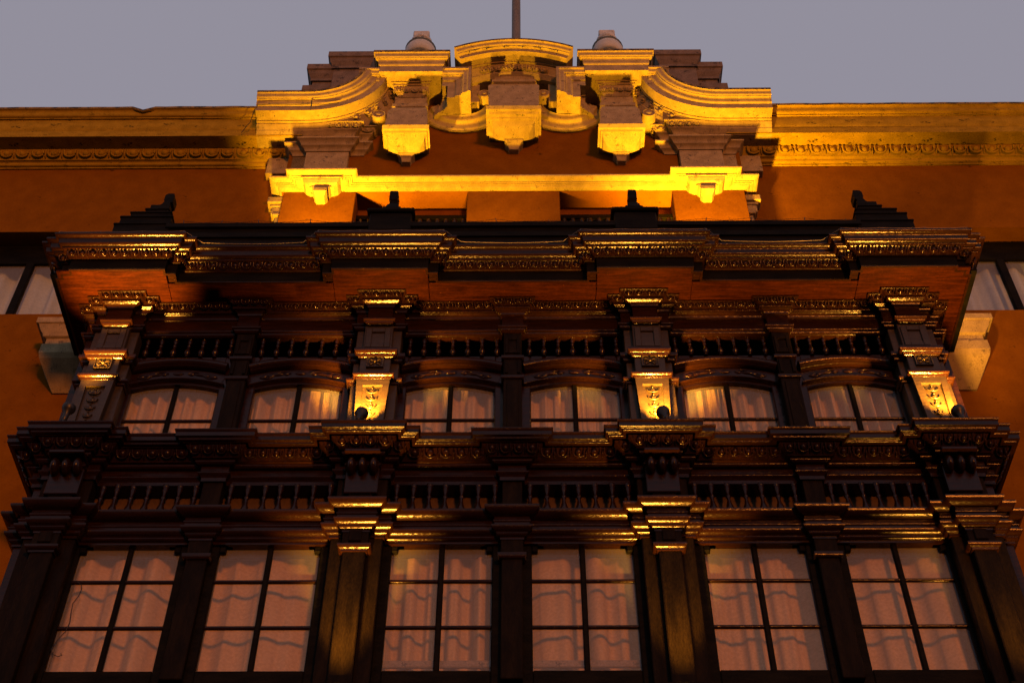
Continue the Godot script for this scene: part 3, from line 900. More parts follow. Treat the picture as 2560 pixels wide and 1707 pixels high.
	r3.append_array(lines([Vector2(0.01, 15.25), Vector2(-0.3, 15.25)]))
	g.sweep(pl, r3)
	var upe := put("upper_entablature", g, M.wood, B)
	egg_row(upe, egg_unit(0.135, 0.085, 0.035), M.wood, pl, 0.145, 15.733, 0.55, 0.135, -0.5)

	# --- eaves
	var ep := PackedVector2Array([Vector2(-6.20, ZW)])
	for i in 4:
		var c: float = PIL[i]
		if i == 0:
			ep.append_array([Vector2(-6.20, 0.40), Vector2(c - 0.78, 0.40), Vector2(c - 0.78, 0.47)])
		else:
			ep.append_array([Vector2(c - 0.78, 0.32), Vector2(c - 0.78, 0.47)])
		ep.append_array([Vector2(c - 0.65, 0.47), Vector2(c - 0.65, 0.55), Vector2(c + 0.65, 0.55), Vector2(c + 0.65, 0.47), Vector2(c + 0.78, 0.47)])
		if i == 3:
			ep.append_array([Vector2(c + 0.78, 0.40), Vector2(6.20, 0.40)])
		else:
			ep.append(Vector2(c + 0.78, 0.32))
	ep.append(Vector2(6.20, ZW))
	g = Geo.new()
	var r4 := lines([Vector2(-0.45, 16.32), Vector2(0.25, 16.30), Vector2(0.25, 16.285)])
	r4.append(bz(Vector2(0.25, 16.285), Vector2(0.25, 16.26), Vector2(0.225, 16.255), 4))
	r4.append(cyma(Vector2(0.225, 16.255), Vector2(0.145, 16.14)))
	r4.append_array(lines([Vector2(0.145, 16.14), Vector2(0.13, 16.135)]))
	r4.append(bz(Vector2(0.13, 16.135), Vector2(0.145, 16.115), Vector2(0.115, 16.10), 5))
	r4.append_array(lines([Vector2(0.115, 16.10), Vector2(0.095, 16.095), Vector2(0.03, 16.0), Vector2(0.02, 15.995), Vector2(0.0, 15.995), Vector2(0.0, 15.80), Vector2(-0.03, 15.80), Vector2(-0.03, 15.84), Vector2(-0.45, 15.84)]))
	g.sweep(ep, r4)
	var eave := put("eaves", g, M.wood, B)
	egg_row(eave, egg_unit(0.146, 0.105, 0.04), M.wood, ep, 0.07, 16.047, 0.60, 0.146, -0.4)
	# dark fascia board set on the corona
	g = Geo.new()
	g.sweep(ep, lines([Vector2(-0.01, 15.985), Vector2(0.004, 15.985), Vector2(0.004, 15.815), Vector2(-0.01, 15.815)]), true, false, false)
	put("fascia_board", g, M.dark, B)
	# soffit of planks
	var ex := [-6.17, -4.69, -2.44, -1.14, 1.14, 2.44, 4.69, 6.17]
	for k in 7:
		g = Geo.new()
		var zf: float = 0.52 if k % 2 == 0 else 0.29
		g.box(Vector3(ex[k] + 0.003, 15.803, ZW), Vector3(ex[k + 1] - 0.003, 15.836, zf), 0.004)
		put("soffit_board", g, M.soffit, B)
	g = Geo.new()
	g.box(Vector3(-6.35, 16.0, ZW), Vector3(6.35, 16.29, 0.30))
	put("roof_deck", g, M.dark, B)
	# stepped parapet over the eaves
	g = Geo.new()
	g.sweep(PackedVector2Array([Vector2(-5.05, 0.0), Vector2(5.05, 0.0)]), lines([Vector2(-0.1, 17.40), Vector2(0.12, 17.40), Vector2(0.12, 17.31), Vector2(0.08, 17.30), Vector2(0.08, 17.12), Vector2(0.17, 17.10), Vector2(0.17, 17.0), Vector2(0.14, 17.0), Vector2(0.14, 16.86), Vector2(0.22, 16.84), Vector2(0.22, 16.76), Vector2(0.18, 16.75), Vector2(0.18, 16.29), Vector2(-0.1, 16.29)]))
	put("parapet", g, M.dark, B)
	# finials on stepped plinths
	for i in 4:
		var c: float = PIL[i]
		var s := signf(c)
		g = Geo.new()
		if i == 1 or i == 2:
			g.box(Vector3(c - 0.31, 17.2, -0.5), Vector3(c + 0.31, 17.62, 0.13), 0.02)
			g.box(Vector3(c - 0.35, 17.62, -0.54), Vector3(c + 0.35, 17.70, 0.17), 0.02)
			g.box(Vector3(c - 0.13, 17.70, -0.24), Vector3(c + 0.13, 17.82, 0.10), 0.01)
			g.loft([[c - 0.10, c + 0.10, -0.2, 0.07, 17.82], [c - 0.09, c + 0.09, -0.18, 0.05, 17.92], [c - 0.055, c + 0.055, -0.14, 0.02, 18.0], [c - 0.05, c + 0.05, -0.13, 0.02, 18.05], [c - 0.065, c + 0.065, -0.14, 0.04, 18.08], [c - 0.065, c + 0.065, -0.14, 0.04, 18.26], [c - 0.055, c + 0.055, -0.13, 0.03, 18.3]])
		else:
			var inner := s * 5.0
			for q in [[0.0, 0.815, 16.3, 17.43], [0.0, 0.755, 17.43, 17.60], [0.036, 0.63, 17.60, 17.71], [0.093, 0.43, 17.71, 17.80]]:
				g.box(Vector3(minf(inner + s * q[0], inner + s * q[1]), q[2], -0.5), Vector3(maxf(inner + s * q[0], inner + s * q[1]), q[3] - 0.03, 0.10 - 0.1 * q[0]), 0.004)
				g.box(Vector3(minf(inner + s * (q[0] - 0.012), inner + s * (q[1] + 0.014)), q[3] - 0.03, -0.52), Vector3(maxf(inner + s * (q[0] - 0.012), inner + s * (q[1] + 0.014)), q[3], 0.115 - 0.1 * q[0]), 0.006)
			g.box(Vector3(minf(inner + s * 0.107, inner + s * 0.394), 17.80, -0.25), Vector3(maxf(inner + s * 0.107, inner + s * 0.394), 17.94, 0.06), 0.006)
			var po := PackedVector2Array()
			for q in [[0.30, 17.94], [0.25, 18.0], [0.225, 18.06], [0.24, 18.1], [0.236, 18.22], [0.20, 18.26], [0.11, 18.26], [0.095, 18.2], [0.10, 18.05], [0.13, 18.03], [0.12, 17.94]]:
				po.append(Vector2(inner + s * q[0], q[1]))
			g.extrude(po, -0.14, 0.03)
		put("finial", g, M.dark, B)

	# --- pilasters
	for c in PIL:
		pilaster_lower(c)
		pilaster_upper(c)
	for m in MUL:
		mullion(m)
	for i in 6:
		window_lower(i)
		window_upper(i)
		balusters(i)
	# floors, ends and back boards that close the balcony
	g = Geo.new()
	g.box(Vector3(-5.6, 12.60, ZW), Vector3(5.6, 12.70, -0.62))
	put("floor_board", g, M.dark, B)
	for s in [-1.0, 1.0]:
		g = Geo.new()
		g.box(Vector3(minf(5.5 * s, 5.785 * s), 8.6, ZW), Vector3(maxf(5.5 * s, 5.785 * s), 15.8, -0.245))
		put("end_panel", g, M.wood, B)
	for q in [[12.07, 12.56, -0.42], [14.75, 15.5, -0.60]]:
		g = Geo.new()
		g.box(Vector3(-5.5, q[0], q[2] - 0.05), Vector3(5.5, q[1], q[2]))
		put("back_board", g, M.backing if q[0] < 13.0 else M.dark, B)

func pilaster_lower(c: float) -> void:
	var g := Geo.new()
	g.box(Vector3(c - 0.13, 8.9, -0.1), Vector3(c + 0.13, 11.42, 0.0), 0.012)
	g.box(Vector3(c - 0.15, 11.40, -0.1), Vector3(c + 0.15, 11.70, 0.012), 0.008)
	g.box(Vector3(c - 0.075, 11.52, -0.05), Vector3(c + 0.075, 11.68, 0.035), 0.01)
	g.box(Vector3(c - 0.30, 8.9, -0.3), Vector3(c + 0.30, 11.69, -0.1), 0.01)
	g.box(Vector3(c - 0.30, 12.0, -0.3), Vector3(c + 0.30, 12.6, -0.1), 0.01)
	g.box(Vector3(c - 0.14, 12.0, -0.2), Vector3(c + 0.14, 12.6, 0.0), 0.01)
	var p := put("pilaster", g, M.shaft, bal_root)
	g = Geo.new()
	var r := lines([Vector2(-0.02, 11.475), Vector2(0.06, 11.47), Vector2(0.06, 11.46)])
	r.append(bz(Vector2(0.06, 11.46), Vector2(0.06, 11.42), Vector2(0.02, 11.41), 6))
	r.append_array(lines([Vector2(0.02, 11.41), Vector2(0.015, 11.385), Vector2(-0.02, 11.385)]))
	g.sweep(PackedVector2Array([Vector2(c - 0.132, -0.1), Vector2(c - 0.132, 0.0), Vector2(c + 0.132, 0.0), Vector2(c + 0.132, -0.1)]), r)
	put("neck_moulding", g, M.wood, p)
	# console with three fluted lobes in the frieze above
	g = Geo.new()
	for k in 3:
		g.blob(Vector3(c + (k - 1) * 0.135, 12.63, 0.06), Vector3(0.062, 0.12, 0.13), Basis(Vector3.RIGHT, 0.15), 10, 8)
	g.box(Vector3(c - 0.215, 12.74, -0.05), Vector3(c + 0.215, 12.79, 0.22), 0.01)
	g.box(Vector3(c - 0.20, 12.25, -0.05), Vector3(c + 0.20, 12.74, 0.03), 0.01)
	put("console", g, M.wood, p)

func pilaster_upper(c: float) -> void:
	var g := Geo.new()
	# tapering shaft with a raised border
	g.loft([[c - 0.165, c + 0.165, -0.15, -0.02, 13.1], [c - 0.215, c + 0.215, -0.15, -0.02, 14.22]])
	for s in [-1.0, 1.0]:
		var a := 13.1
		var b := 14.22
		var x0: float = c + s * 0.165
		var x1: float = c + s * 0.215
		var w0 := 0.055
		var w1 := 0.085
		var poly := PackedVector2Array([Vector2(x0, a), Vector2(x1, b), Vector2(x1 - s * w1, b), Vector2(x0 - s * w0, a)])
		g.extrude(poly, -0.06, 0.02)
	g.box(Vector3(c - 0.132, 14.09, -0.06), Vector3(c + 0.132, 14.22, 0.019))
	# wings, rosette block and panel block
	g.box(Vector3(c - 0.30, 13.1, -0.3), Vector3(c + 0.30, 15.26, -0.10), 0.008)
	g.box(Vector3(c - 0.20, 14.20, -0.15), Vector3(c + 0.20, 14.64, 0.0), 0.008)
	g.box(Vector3(c - 0.19, 14.7, -0.15), Vector3(c + 0.19, 15.27, -0.012), 0.008)
	for q in [[-0.165, -0.085], [0.085, 0.165]]:
		g.box(Vector3(c + q[0], 14.82, -0.05), Vector3(c + q[1], 15.2, 0.012), 0.006)
	g.box(Vector3(c - 0.085, 15.12, -0.05), Vector3(c + 0.085, 15.2, 0.011), 0.006)
	g.box(Vector3(c - 0.085, 14.82, -0.05), Vector3(c + 0.085, 14.88, 0.011), 0.006)
	var p := put("herm_pilaster", g, M.oak, bal_root)
	for q in [[14.28, 0.06, 0.08], [14.735, 0.075, 0.13]]:
		g = Geo.new()
		var t: float = q[0]
		var o: float = q[1]
		var h: float = q[2]
		var r := lines([Vector2(-0.04, t + 0.006), Vector2(o, t), Vector2(o, t - 0.012)])
		r.append(bz(Vector2(o, t - 0.012), Vector2(o + 0.012, t - h * 0.45), Vector2(o - 0.025, t - h * 0.6), 7))
		r.append_array(lines([Vector2(o - 0.025, t - h * 0.6), Vector2(o - 0.032, t - h * 0.62)]))
		r.append(bz(Vector2(o - 0.032, t - h * 0.62), Vector2(o - 0.035, t - h * 0.95), Vector2(0.008, t - h), 5))
		r.append_array(lines([Vector2(0.008, t - h), Vector2(-0.04, t - h)]))
		g.sweep(local_plan(c, -0.26, -0.10, 0.30, 0.005, 0.205), r)
		put("cap_moulding", g, M.wood, p)
	# carved rosette in a frame
	g = Geo.new()
	g.box(Vector3(c - 0.112, 14.42, -0.02), Vector3(c + 0.112, 14.615, 0.012))
	for q in [[-0.112, -0.1, 14.42, 14.615], [0.1, 0.112, 14.42, 14.615], [-0.1, 0.1, 14.42, 14.432], [-0.1, 0.1, 14.603, 14.615]]:
		g.box(Vector3(c + q[0], q[2], 0.0), Vector3(c + q[1], q[3], 0.032), 0.004)
	g.blob(Vector3(c, 14.517, 0.02), Vector3(0.022, 0.02, 0.028))
	for a in [0.7, PI - 0.7, PI + 0.7, -0.7]:
		var bs := Basis(Vector3.BACK, a)
		g.blob(Vector3(c, 14.517, 0.014) + bs * Vector3(0.058, 0, 0), Vector3(0.042, 0.017, 0.02), bs, 8, 4)
		g.blob(Vector3(c, 14.517, 0.012) + bs * Vector3(0.06, 0.03, 0), Vector3(0.03, 0.009, 0.014), bs.rotated(Vector3.BACK, 0.3), 6, 4)
		g.blob(Vector3(c, 14.517, 0.012) + bs * Vector3(0.06, -0.03, 0), Vector3(0.03, 0.009, 0.014), bs.rotated(Vector3.BACK, -0.3), 6, 4)
	put("rosette", g, M.oak, p)
	# string of husks down the shaft
	for k in 6:
		g = Geo.new()
		var y := 14.02 - 0.135 * k
		var w := 0.075 - 0.007 * k
		var pts := PackedVector3Array()
		for a in 9:
			var th := PI + PI * a / 8.0
			pts.append(Vector3(c + cos(th) * w, y + sin(th) * 0.06, -0.012 + 0.012 * sin(PI * a / 8.0)))
		g.tube(pts, 0.011, 6)
		g.blob(Vector3(c, y - 0.02, -0.018), Vector3(w * 0.55, 0.035, 0.026), Basis.IDENTITY, 10, 6)
		g.blob(Vector3(c, y + 0.03, -0.018), Vector3(0.014, 0.02, 0.03), Basis.IDENTITY, 6, 4)
		put("husk", g, M.oak, p)

func mullion(m: float) -> void:
	var g := Geo.new()
	g.box(Vector3(m - 0.12, 9.8, -0.3), Vector3(m + 0.12, 11.42, -0.14), 0.01)
	g.box(Vector3(m - 0.13, 11.40, -0.3), Vector3(m + 0.13, 11.69, -0.13), 0.008)
	g.box(Vector3(m - 0.12, 12.0, -0.3), Vector3(m + 0.12, 12.6, -0.14), 0.008)
	g.box(Vector3(m - 0.12, 13.08, -0.34), Vector3(m + 0.12, 15.26, -0.14), 0.008)
	g.box(Vector3(m - 0.075, 13.2, -0.2), Vector3(m + 0.075, 14.3, -0.125), 0.006)
	for q in [[-0.1, -0.055, 14.84, 15.16], [0.055, 0.1, 14.84, 15.16], [-0.055, 0.055, 15.1, 15.16], [-0.055, 0.055, 14.84, 14.92], [-0.1, -0.06, 14.46, 14.7], [0.06, 0.1, 14.46, 14.7]]:
		g.box(Vector3(m + q[0], q[2], -0.2), Vector3(m + q[1], q[3], -0.118), 0.004)
	var p := put("mullion", g, M.shaft, bal_root)
	for q in [[11.455, 0.045, 0.07], [14.78, 0.03, 0.05], [14.40, 0.03, 0.05]]:
		g = Geo.new()
		var t: float = q[0]
		var o: float = q[1]
		var r := lines([Vector2(-0.02, t), Vector2(o, t), Vector2(o, t - 0.01)])
		r.append(bz(Vector2(o, t - 0.01), Vector2(o, t - q[2]), Vector2(0.004, t - q[2]), 6))
		r.append_array(lines([Vector2(0.004, t - q[2]), Vector2(-0.02, t - q[2])]))
		g.sweep(PackedVector2Array([Vector2(m - 0.12, -0.3), Vector2(m - 0.12, -0.14), Vector2(m + 0.12, -0.14), Vector2(m + 0.12, -0.3)]), r)
		put("neck_moulding", g, M.wood, p)

func bounds(i: int) -> Array:                # inner edges of the half bay of window i: [left, right]
	var lefts := [PIL[0] + 0.30, MUL[0] + 0.12, PIL[1] + 0.30, MUL[1] + 0.12, PIL[2] + 0.30, MUL[2] + 0.12]
	var rights := [MUL[0] - 0.12, PIL[1] - 0.30, MUL[1] - 0.12, PIL[2] - 0.30, MUL[2] - 0.12, PIL[3] - 0.30]
	return [lefts[i], rights[i]]

func window_lower(i: int) -> void:
	var c: float = WIN[i]
	var hw := 0.583
	var y0 := 9.976
	var y1 := 11.72
	var b := bounds(i)
	var w := Node3D.new()
	w.name = "lower_window"
	bal_root.add_child(w, true)
	var g := Geo.new()
	g.box(Vector3(b[0] - 0.02, 9.5, -0.36), Vector3(c - hw, 11.75, -0.24), 0.012)
	g.box(Vector3(c + hw, 9.5, -0.36), Vector3(b[1] + 0.02, 11.75, -0.24), 0.012)
	g.box(Vector3(c - hw, 9.5, -0.36), Vector3(c + hw, y0, -0.245), 0.012)
	g.box(Vector3(c - hw, y1 - 0.02, -0.36), Vector3(c + hw, y1 + 0.1, -0.245), 0.012)
	# shaped brackets in the upper corners
	for s in [-1.0, 1.0]:
		var e: float = c + s * hw
		g.box(Vector3(minf(e, e - s * 0.15), 11.66, -0.33), Vector3(maxf(e, e - s * 0.15), 11.73, -0.23), 0.01)
		g.box(Vector3(minf(e, e - s * 0.07), 11.58, -0.33), Vector3(maxf(e, e - s * 0.07), 11.66, -0.235), 0.01)
	put("frame", g, M.dark, w)
	g = Geo.new()
	g.box(Vector3(c - 0.032, y0, -0.325), Vector3(c + 0.032, y1, -0.265), 0.012)
	put("muntin", g, M.dark, w)
	for k in 2:
		var ym: float = [10.555, 11.186][k]
		for s in [-1.0, 1.0]:
			g = Geo.new()
			var xa: float = c + s * 0.032
			var xb: float = c + s * hw
			g.tube(PackedVector3Array([Vector3(xa, ym, -0.29), Vector3(xb, ym, -0.29)]), 0.024, 8)
			put("muntin", g, M.wood, w)
	var ys := [y0, 10.555, 11.186, y1]
	for k in 3:
		for s in [-1.0, 1.0]:
			g = Geo.new()
			g.box(Vector3(minf(c + s * 0.032, c + s * hw), ys[k] + 0.01, -0.302), Vector3(maxf(c + s * 0.032, c + s * hw), ys[k + 1] - 0.01, -0.298))
			put("pane", g, M.glass, w)
	if i == 2 or i == 3:
		g = Geo.new()
		g.box(Vector3(c - hw - 0.05, 10.10, -0.41), Vector3(c + hw + 0.05, 10.19, -0.37), 0.01)
		put("inner_rail", g, M.stone, w)

const ARCH_R := 1.703
const ARCH_Y := 14.42 - 1.703

func arch_at(x: float, extra: float) -> float:       # height of the window arch, x from its axis
	return ARCH_Y + sqrt((ARCH_R + extra) * (ARCH_R + extra) - x * x)

func arch_strip(c: float, e0: float, e1: float, z0: float, z1: float, half: float, rounded: bool) -> Geo:
	var q := Geo.new()
	var path := PackedVector2Array()
	var rr := ARCH_R + e1
	var amax := asin(half / rr)
	for k in 15:
		var a := PI / 2.0 + amax - 2.0 * amax * k / 14.0
		path.append(Vector2(c + cos(a) * rr, ARCH_Y + sin(a) * rr))
	var d := e1 - e0
	var runs := []
	runs.append(PackedVector2Array([Vector2(0, z0), Vector2(0, z1)]))
	if rounded:
		runs.append(bz(Vector2(0, z1), Vector2(-d * 0.45, z1 + 0.035), Vector2(-d * 0.75, z1 - 0.02), 6))
		runs.append(bz(Vector2(-d * 0.75, z1 - 0.025), Vector2(-d, z1 - 0.03), Vector2(-d, z0), 4))
	else:
		runs.append(PackedVector2Array([Vector2(0, z1), Vector2(-d, z1)]))
		runs.append(PackedVector2Array([Vector2(-d, z1), Vector2(-d, z0)]))
	q.sweep(path, runs, false, true)
	return q

func window_upper(i: int) -> void:
	var c: float = WIN[i]
	var hw := 0.575
	var b := bounds(i)
	var w := Node3D.new()
	w.name = "upper_window"
	bal_root.add_child(w, true)
	var g := Geo.new()
	# jambs and the board over the arch
	for s in [-1.0, 1.0]:
		var e: float = b[0] - 0.02 if s < 0 else b[1] + 0.02
		g.box(Vector3(minf(e, c + s * hw), 13.05, -0.40), Vector3(maxf(e, c + s * hw), 14.94, -0.27), 0.012)
	var n := 12
	for k in n:
		var xa := lerpf(c - hw, c + hw, float(k) / n)
		var xb := lerpf(c - hw, c + hw, float(k + 1) / n)
		var ya: float = arch_at(xa - c, 0.0)
		var yb: float = arch_at(xb - c, 0.0)
		g.quad(Vector3(xa, ya, -0.28), Vector3(xb, yb, -0.28), Vector3(xb, 14.94, -0.28), Vector3(xa, 14.94, -0.28), Vector3.BACK)
		g.quad(Vector3(xa, ya, -0.28), Vector3(xb, yb, -0.28), Vector3(xb, yb, -0.40), Vector3(xa, ya, -0.40), Vector3.DOWN)
	put("frame", g, M.wood, w)
	# arched mouldings: inner bead, carved band, hood
	var half: float = (b[1] - b[0]) / 2.0
	put("arch_bead", arch_strip(c, 0.04, 0.085, -0.3, -0.235, half - 0.02, true), M.wood, w)
	put("arch_band", arch_strip(c, 0.10, 0.26, -0.3, -0.262, half - 0.02, false), M.wood, w)
	put("arch_hood", arch_strip(c, 0.275, 0.40, -0.3, -0.17, half, true), M.wood, w)
	# low relief on the band: a boss between two leafy scrolls
	g = Geo.new()
	for q in [[0.0, 0.075, 0.03], [-0.30, 0.10, 0.022], [0.30, 0.10, 0.022], [-0.47, 0.05, 0.03], [0.47, 0.05, 0.03], [-0.18, 0.04, 0.028], [0.18, 0.04, 0.028], [-0.38, 0.05, 0.035], [0.38, 0.05, 0.035]]:
		var px: float = c + q[0]
		var tl: float = -q[0] * 0.55 + (0.25 if q[1] < 0.06 else 0.0)
		g.blob(Vector3(px, arch_at(px - c, 0.18), -0.262), Vector3(q[1], q[2], 0.02), Basis(Vector3.BACK, tl), 8, 5)
	for s in [-1.0, 1.0]:
		var pts := PackedVector3Array()
		for k in 13:
			var t := k / 12.0
			var px: float = c + s * (0.13 + 0.40 * t)
			pts.append(Vector3(px, arch_at(px - c, 0.18 + 0.045 * sin(t * TAU)), -0.258))
		g.tube(pts, 0.012, 5)
	put("relief", g, M.wood, w)
	# muntins and panes
	g = Geo.new()
	g.box(Vector3(c - 0.032, 13.05, -0.375), Vector3(c + 0.032, 14.43, -0.315), 0.012)
	put("muntin", g, M.dark, w)
	for s in [-1.0, 1.0]:
		g = Geo.new()
		g.tube(PackedVector3Array([Vector3(c + s * 0.032, 13.80, -0.34), Vector3(c + s * hw, 13.80, -0.34)]), 0.024, 8)
		put("muntin", g, M.wood, w)
		for q in [[13.05, 13.79], [13.81, 14.44]]:
			g = Geo.new()
			g.box(Vector3(minf(c + s * 0.032, c + s * hw), q[0], -0.352), Vector3(maxf(c + s * 0.032, c + s * hw), q[1], -0.348))
			put("pane", g, M.glass, w)

var bal_low: Mesh
var bal_up: Mesh

func balusters(i: int) -> void:
	if bal_low == null:
		bal_low = baluster_mesh(0.535, 0.05)
		bal_up = baluster_mesh(0.34, 0.045)
	var b := bounds(i)
	for k in 7:
		var x := lerpf(b[0], b[1], (k + 0.5) / 7.0)
		var o := put_mesh("baluster", bal_low, M.wood, bal_root)
		o.position = Vector3(x + rng.randf_range(-0.006, 0.006), 12.045, -0.22)
		o.rotation = Vector3(rng.randf_range(-0.012, 0.012), rng.randf() * TAU, rng.randf_range(-0.018, 0.018))
		o = put_mesh("small_baluster", bal_up, M.wood, bal_root)
		o.position = Vector3(x + rng.randf_range(-0.006, 0.006), 14.93, -0.27)
		o.rotation = Vector3(0, rng.randf() * TAU, rng.randf_range(-0.018, 0.018))

# ---------------------------------------------------------------- curtains
func fold(ph: Array, u: float, v: float) -> float:
	var a := 0.0
	for q in ph:
		a += sin(u * q[0] * TAU + q[1] + 0.25 * v) * q[2]
	a = a / 2.2 + 0.09 * sin(u * ph[0][0] * 3.3 * TAU + ph[1][1])
	a = signf(a) * pow(absf(a), 0.7)
	return a * (0.12 - 0.03 * v)

func curtain(label: String, group: String, c: float, hw: float, y0: float, y1: float, z: float, sd: int, folds: float, called := "curtain") -> void:
	var r := RandomNumberGenerator.new()
	r.seed = sd
	var g := Geo.new()
	var n := 96
	var ph := []
	for k in 4:
		ph.append([r.randf_range(0.6, 1.5) * folds, r.randf() * TAU, r.randf_range(0.4, 1.0)])
	var rows := 5
	for j in rows:
		for k in n:
			var P := []
			var N := []
			for q in [[k, j], [k + 1, j], [k + 1, j + 1], [k, j + 1]]:
				var u: float = float(q[0]) / n
				var v: float = float(q[1]) / rows
				P.append(Vector3(lerpf(c - hw, c + hw, u), lerpf(y0, y1, v), z + fold(ph, u, v)))
				var d: float = (fold(ph, u + 0.004, v) - fold(ph, u - 0.004, v)) / (0.008 * 2.0 * hw)
				N.append(Vector3(-d, 0, 1).normalized())
			g.tri(P[0], P[1], P[2], N[0], N[1], N[2])
			g.tri(P[0], P[2], P[3], N[0], N[2], N[3])
	var o := put(called, g, M.curtain if z > -1.0 else M.sheer, self)
	tag(o, label, "curtain", group)

func curtains() -> void:
	var low := ["pale pleated curtain behind the six pane window with a dangling cable",
		"pale pleated curtain in the six pane window beside the cable window",
		"pale curtain cut by a dark rail, behind one of the middle lower windows",
		"pale curtain cut by a dark rail, behind one of the middle lower windows",
		"pale curtain in the lower window next to the middle bay, far from the cable window",
		"pale pleated curtain in the lower window next to the end column, without a cable"]
	var upp := ["pleated curtain in the arched window next to the dim end pilaster",
		"arched window curtain glowing most yellow, outside the middle bay by the most glaring spotlight",
		"arched window curtain in the middle bay, beside the most glaring spotlight",
		"arched window curtain in the middle bay, beside the large round spotlight",
		"arched window curtain outside the middle bay, beside the large round spotlight",
		"pleated curtain in the arched window next to the golden lit end pilaster"]
	for i in 6:
		curtain(low[i], "curtains of the lower storey", WIN[i], 0.68, 9.75, 11.95, -0.54, 100 + i, [3.0, 2.6, 3.4, 3.0, 2.4, 3.2][i])
		curtain(upp[i], "curtains of the upper storey", WIN[i], 0.66, 12.9, 14.62, -0.54, 200 + i, [5.0, 6.0, 4.5, 5.5, 5.0, 6.0][i])
	for s in [-1.0, 1.0]:
		curtain("greyish white curtain in the plain wall window beside the cream bracket", "curtains of the wall windows", 7.95 * s, 0.98, 17.2, 19.3, -2.15, 300 + int(s), 4.0)

# ---------------------------------------------------------------- lamps
func spot(parent: Node3D, at: Vector3, to: Vector3, energy: float, cone: float, col: Color, size := 0.05, soft := 0.8) -> void:
	var l := SpotLight3D.new()
	l.name = "light"
	l.light_color = col
	l.light_energy = energy
	l.spot_angle = cone
	l.spot_angle_attenuation = soft
	l.spot_range = 40.0
	l.spot_attenuation = 2.0
	l.light_size = size
	l.shadow_enabled = true
	parent.add_child(l)
	var d := (to - at).normalized()
	l.transform = Transform3D(Basis.looking_at(d, Vector3.RIGHT if absf(d.y) > 0.95 else Vector3.UP), at)

func lamp_head(parent: Node3D, at: Vector3, dir: Vector3, r: float) -> void:    # reflector bulb in its holder, pointing along dir
	var y := dir.normalized()
	var x := y.cross(Vector3.RIGHT if absf(y.x) < 0.9 else Vector3.UP).normalized()
	var b := Basis(x, y, x.cross(y))
	var g := Geo.new()
	g.lathe(ln([Vector2(0.0, -0.2), Vector2(r * 0.40, -0.2), Vector2(r * 0.44, -0.12), Vector2(r * 0.46, -0.07), Vector2(r * 0.8, -0.03), Vector2(r * 0.97, 0.0), Vector2(r, 0.03), Vector2(r * 0.98, 0.05), Vector2(r * 0.9, 0.05), Vector2(r * 0.86, 0.02)]), at, 18, b)
	put("shade", g, M.iron, parent)
	g = Geo.new()
	g.lathe(ln([Vector2(r * 0.86, 0.022), Vector2(r * 0.5, 0.032), Vector2(0.001, 0.036)]), at, 14, b)
	put("lens", g, M.lens, parent)

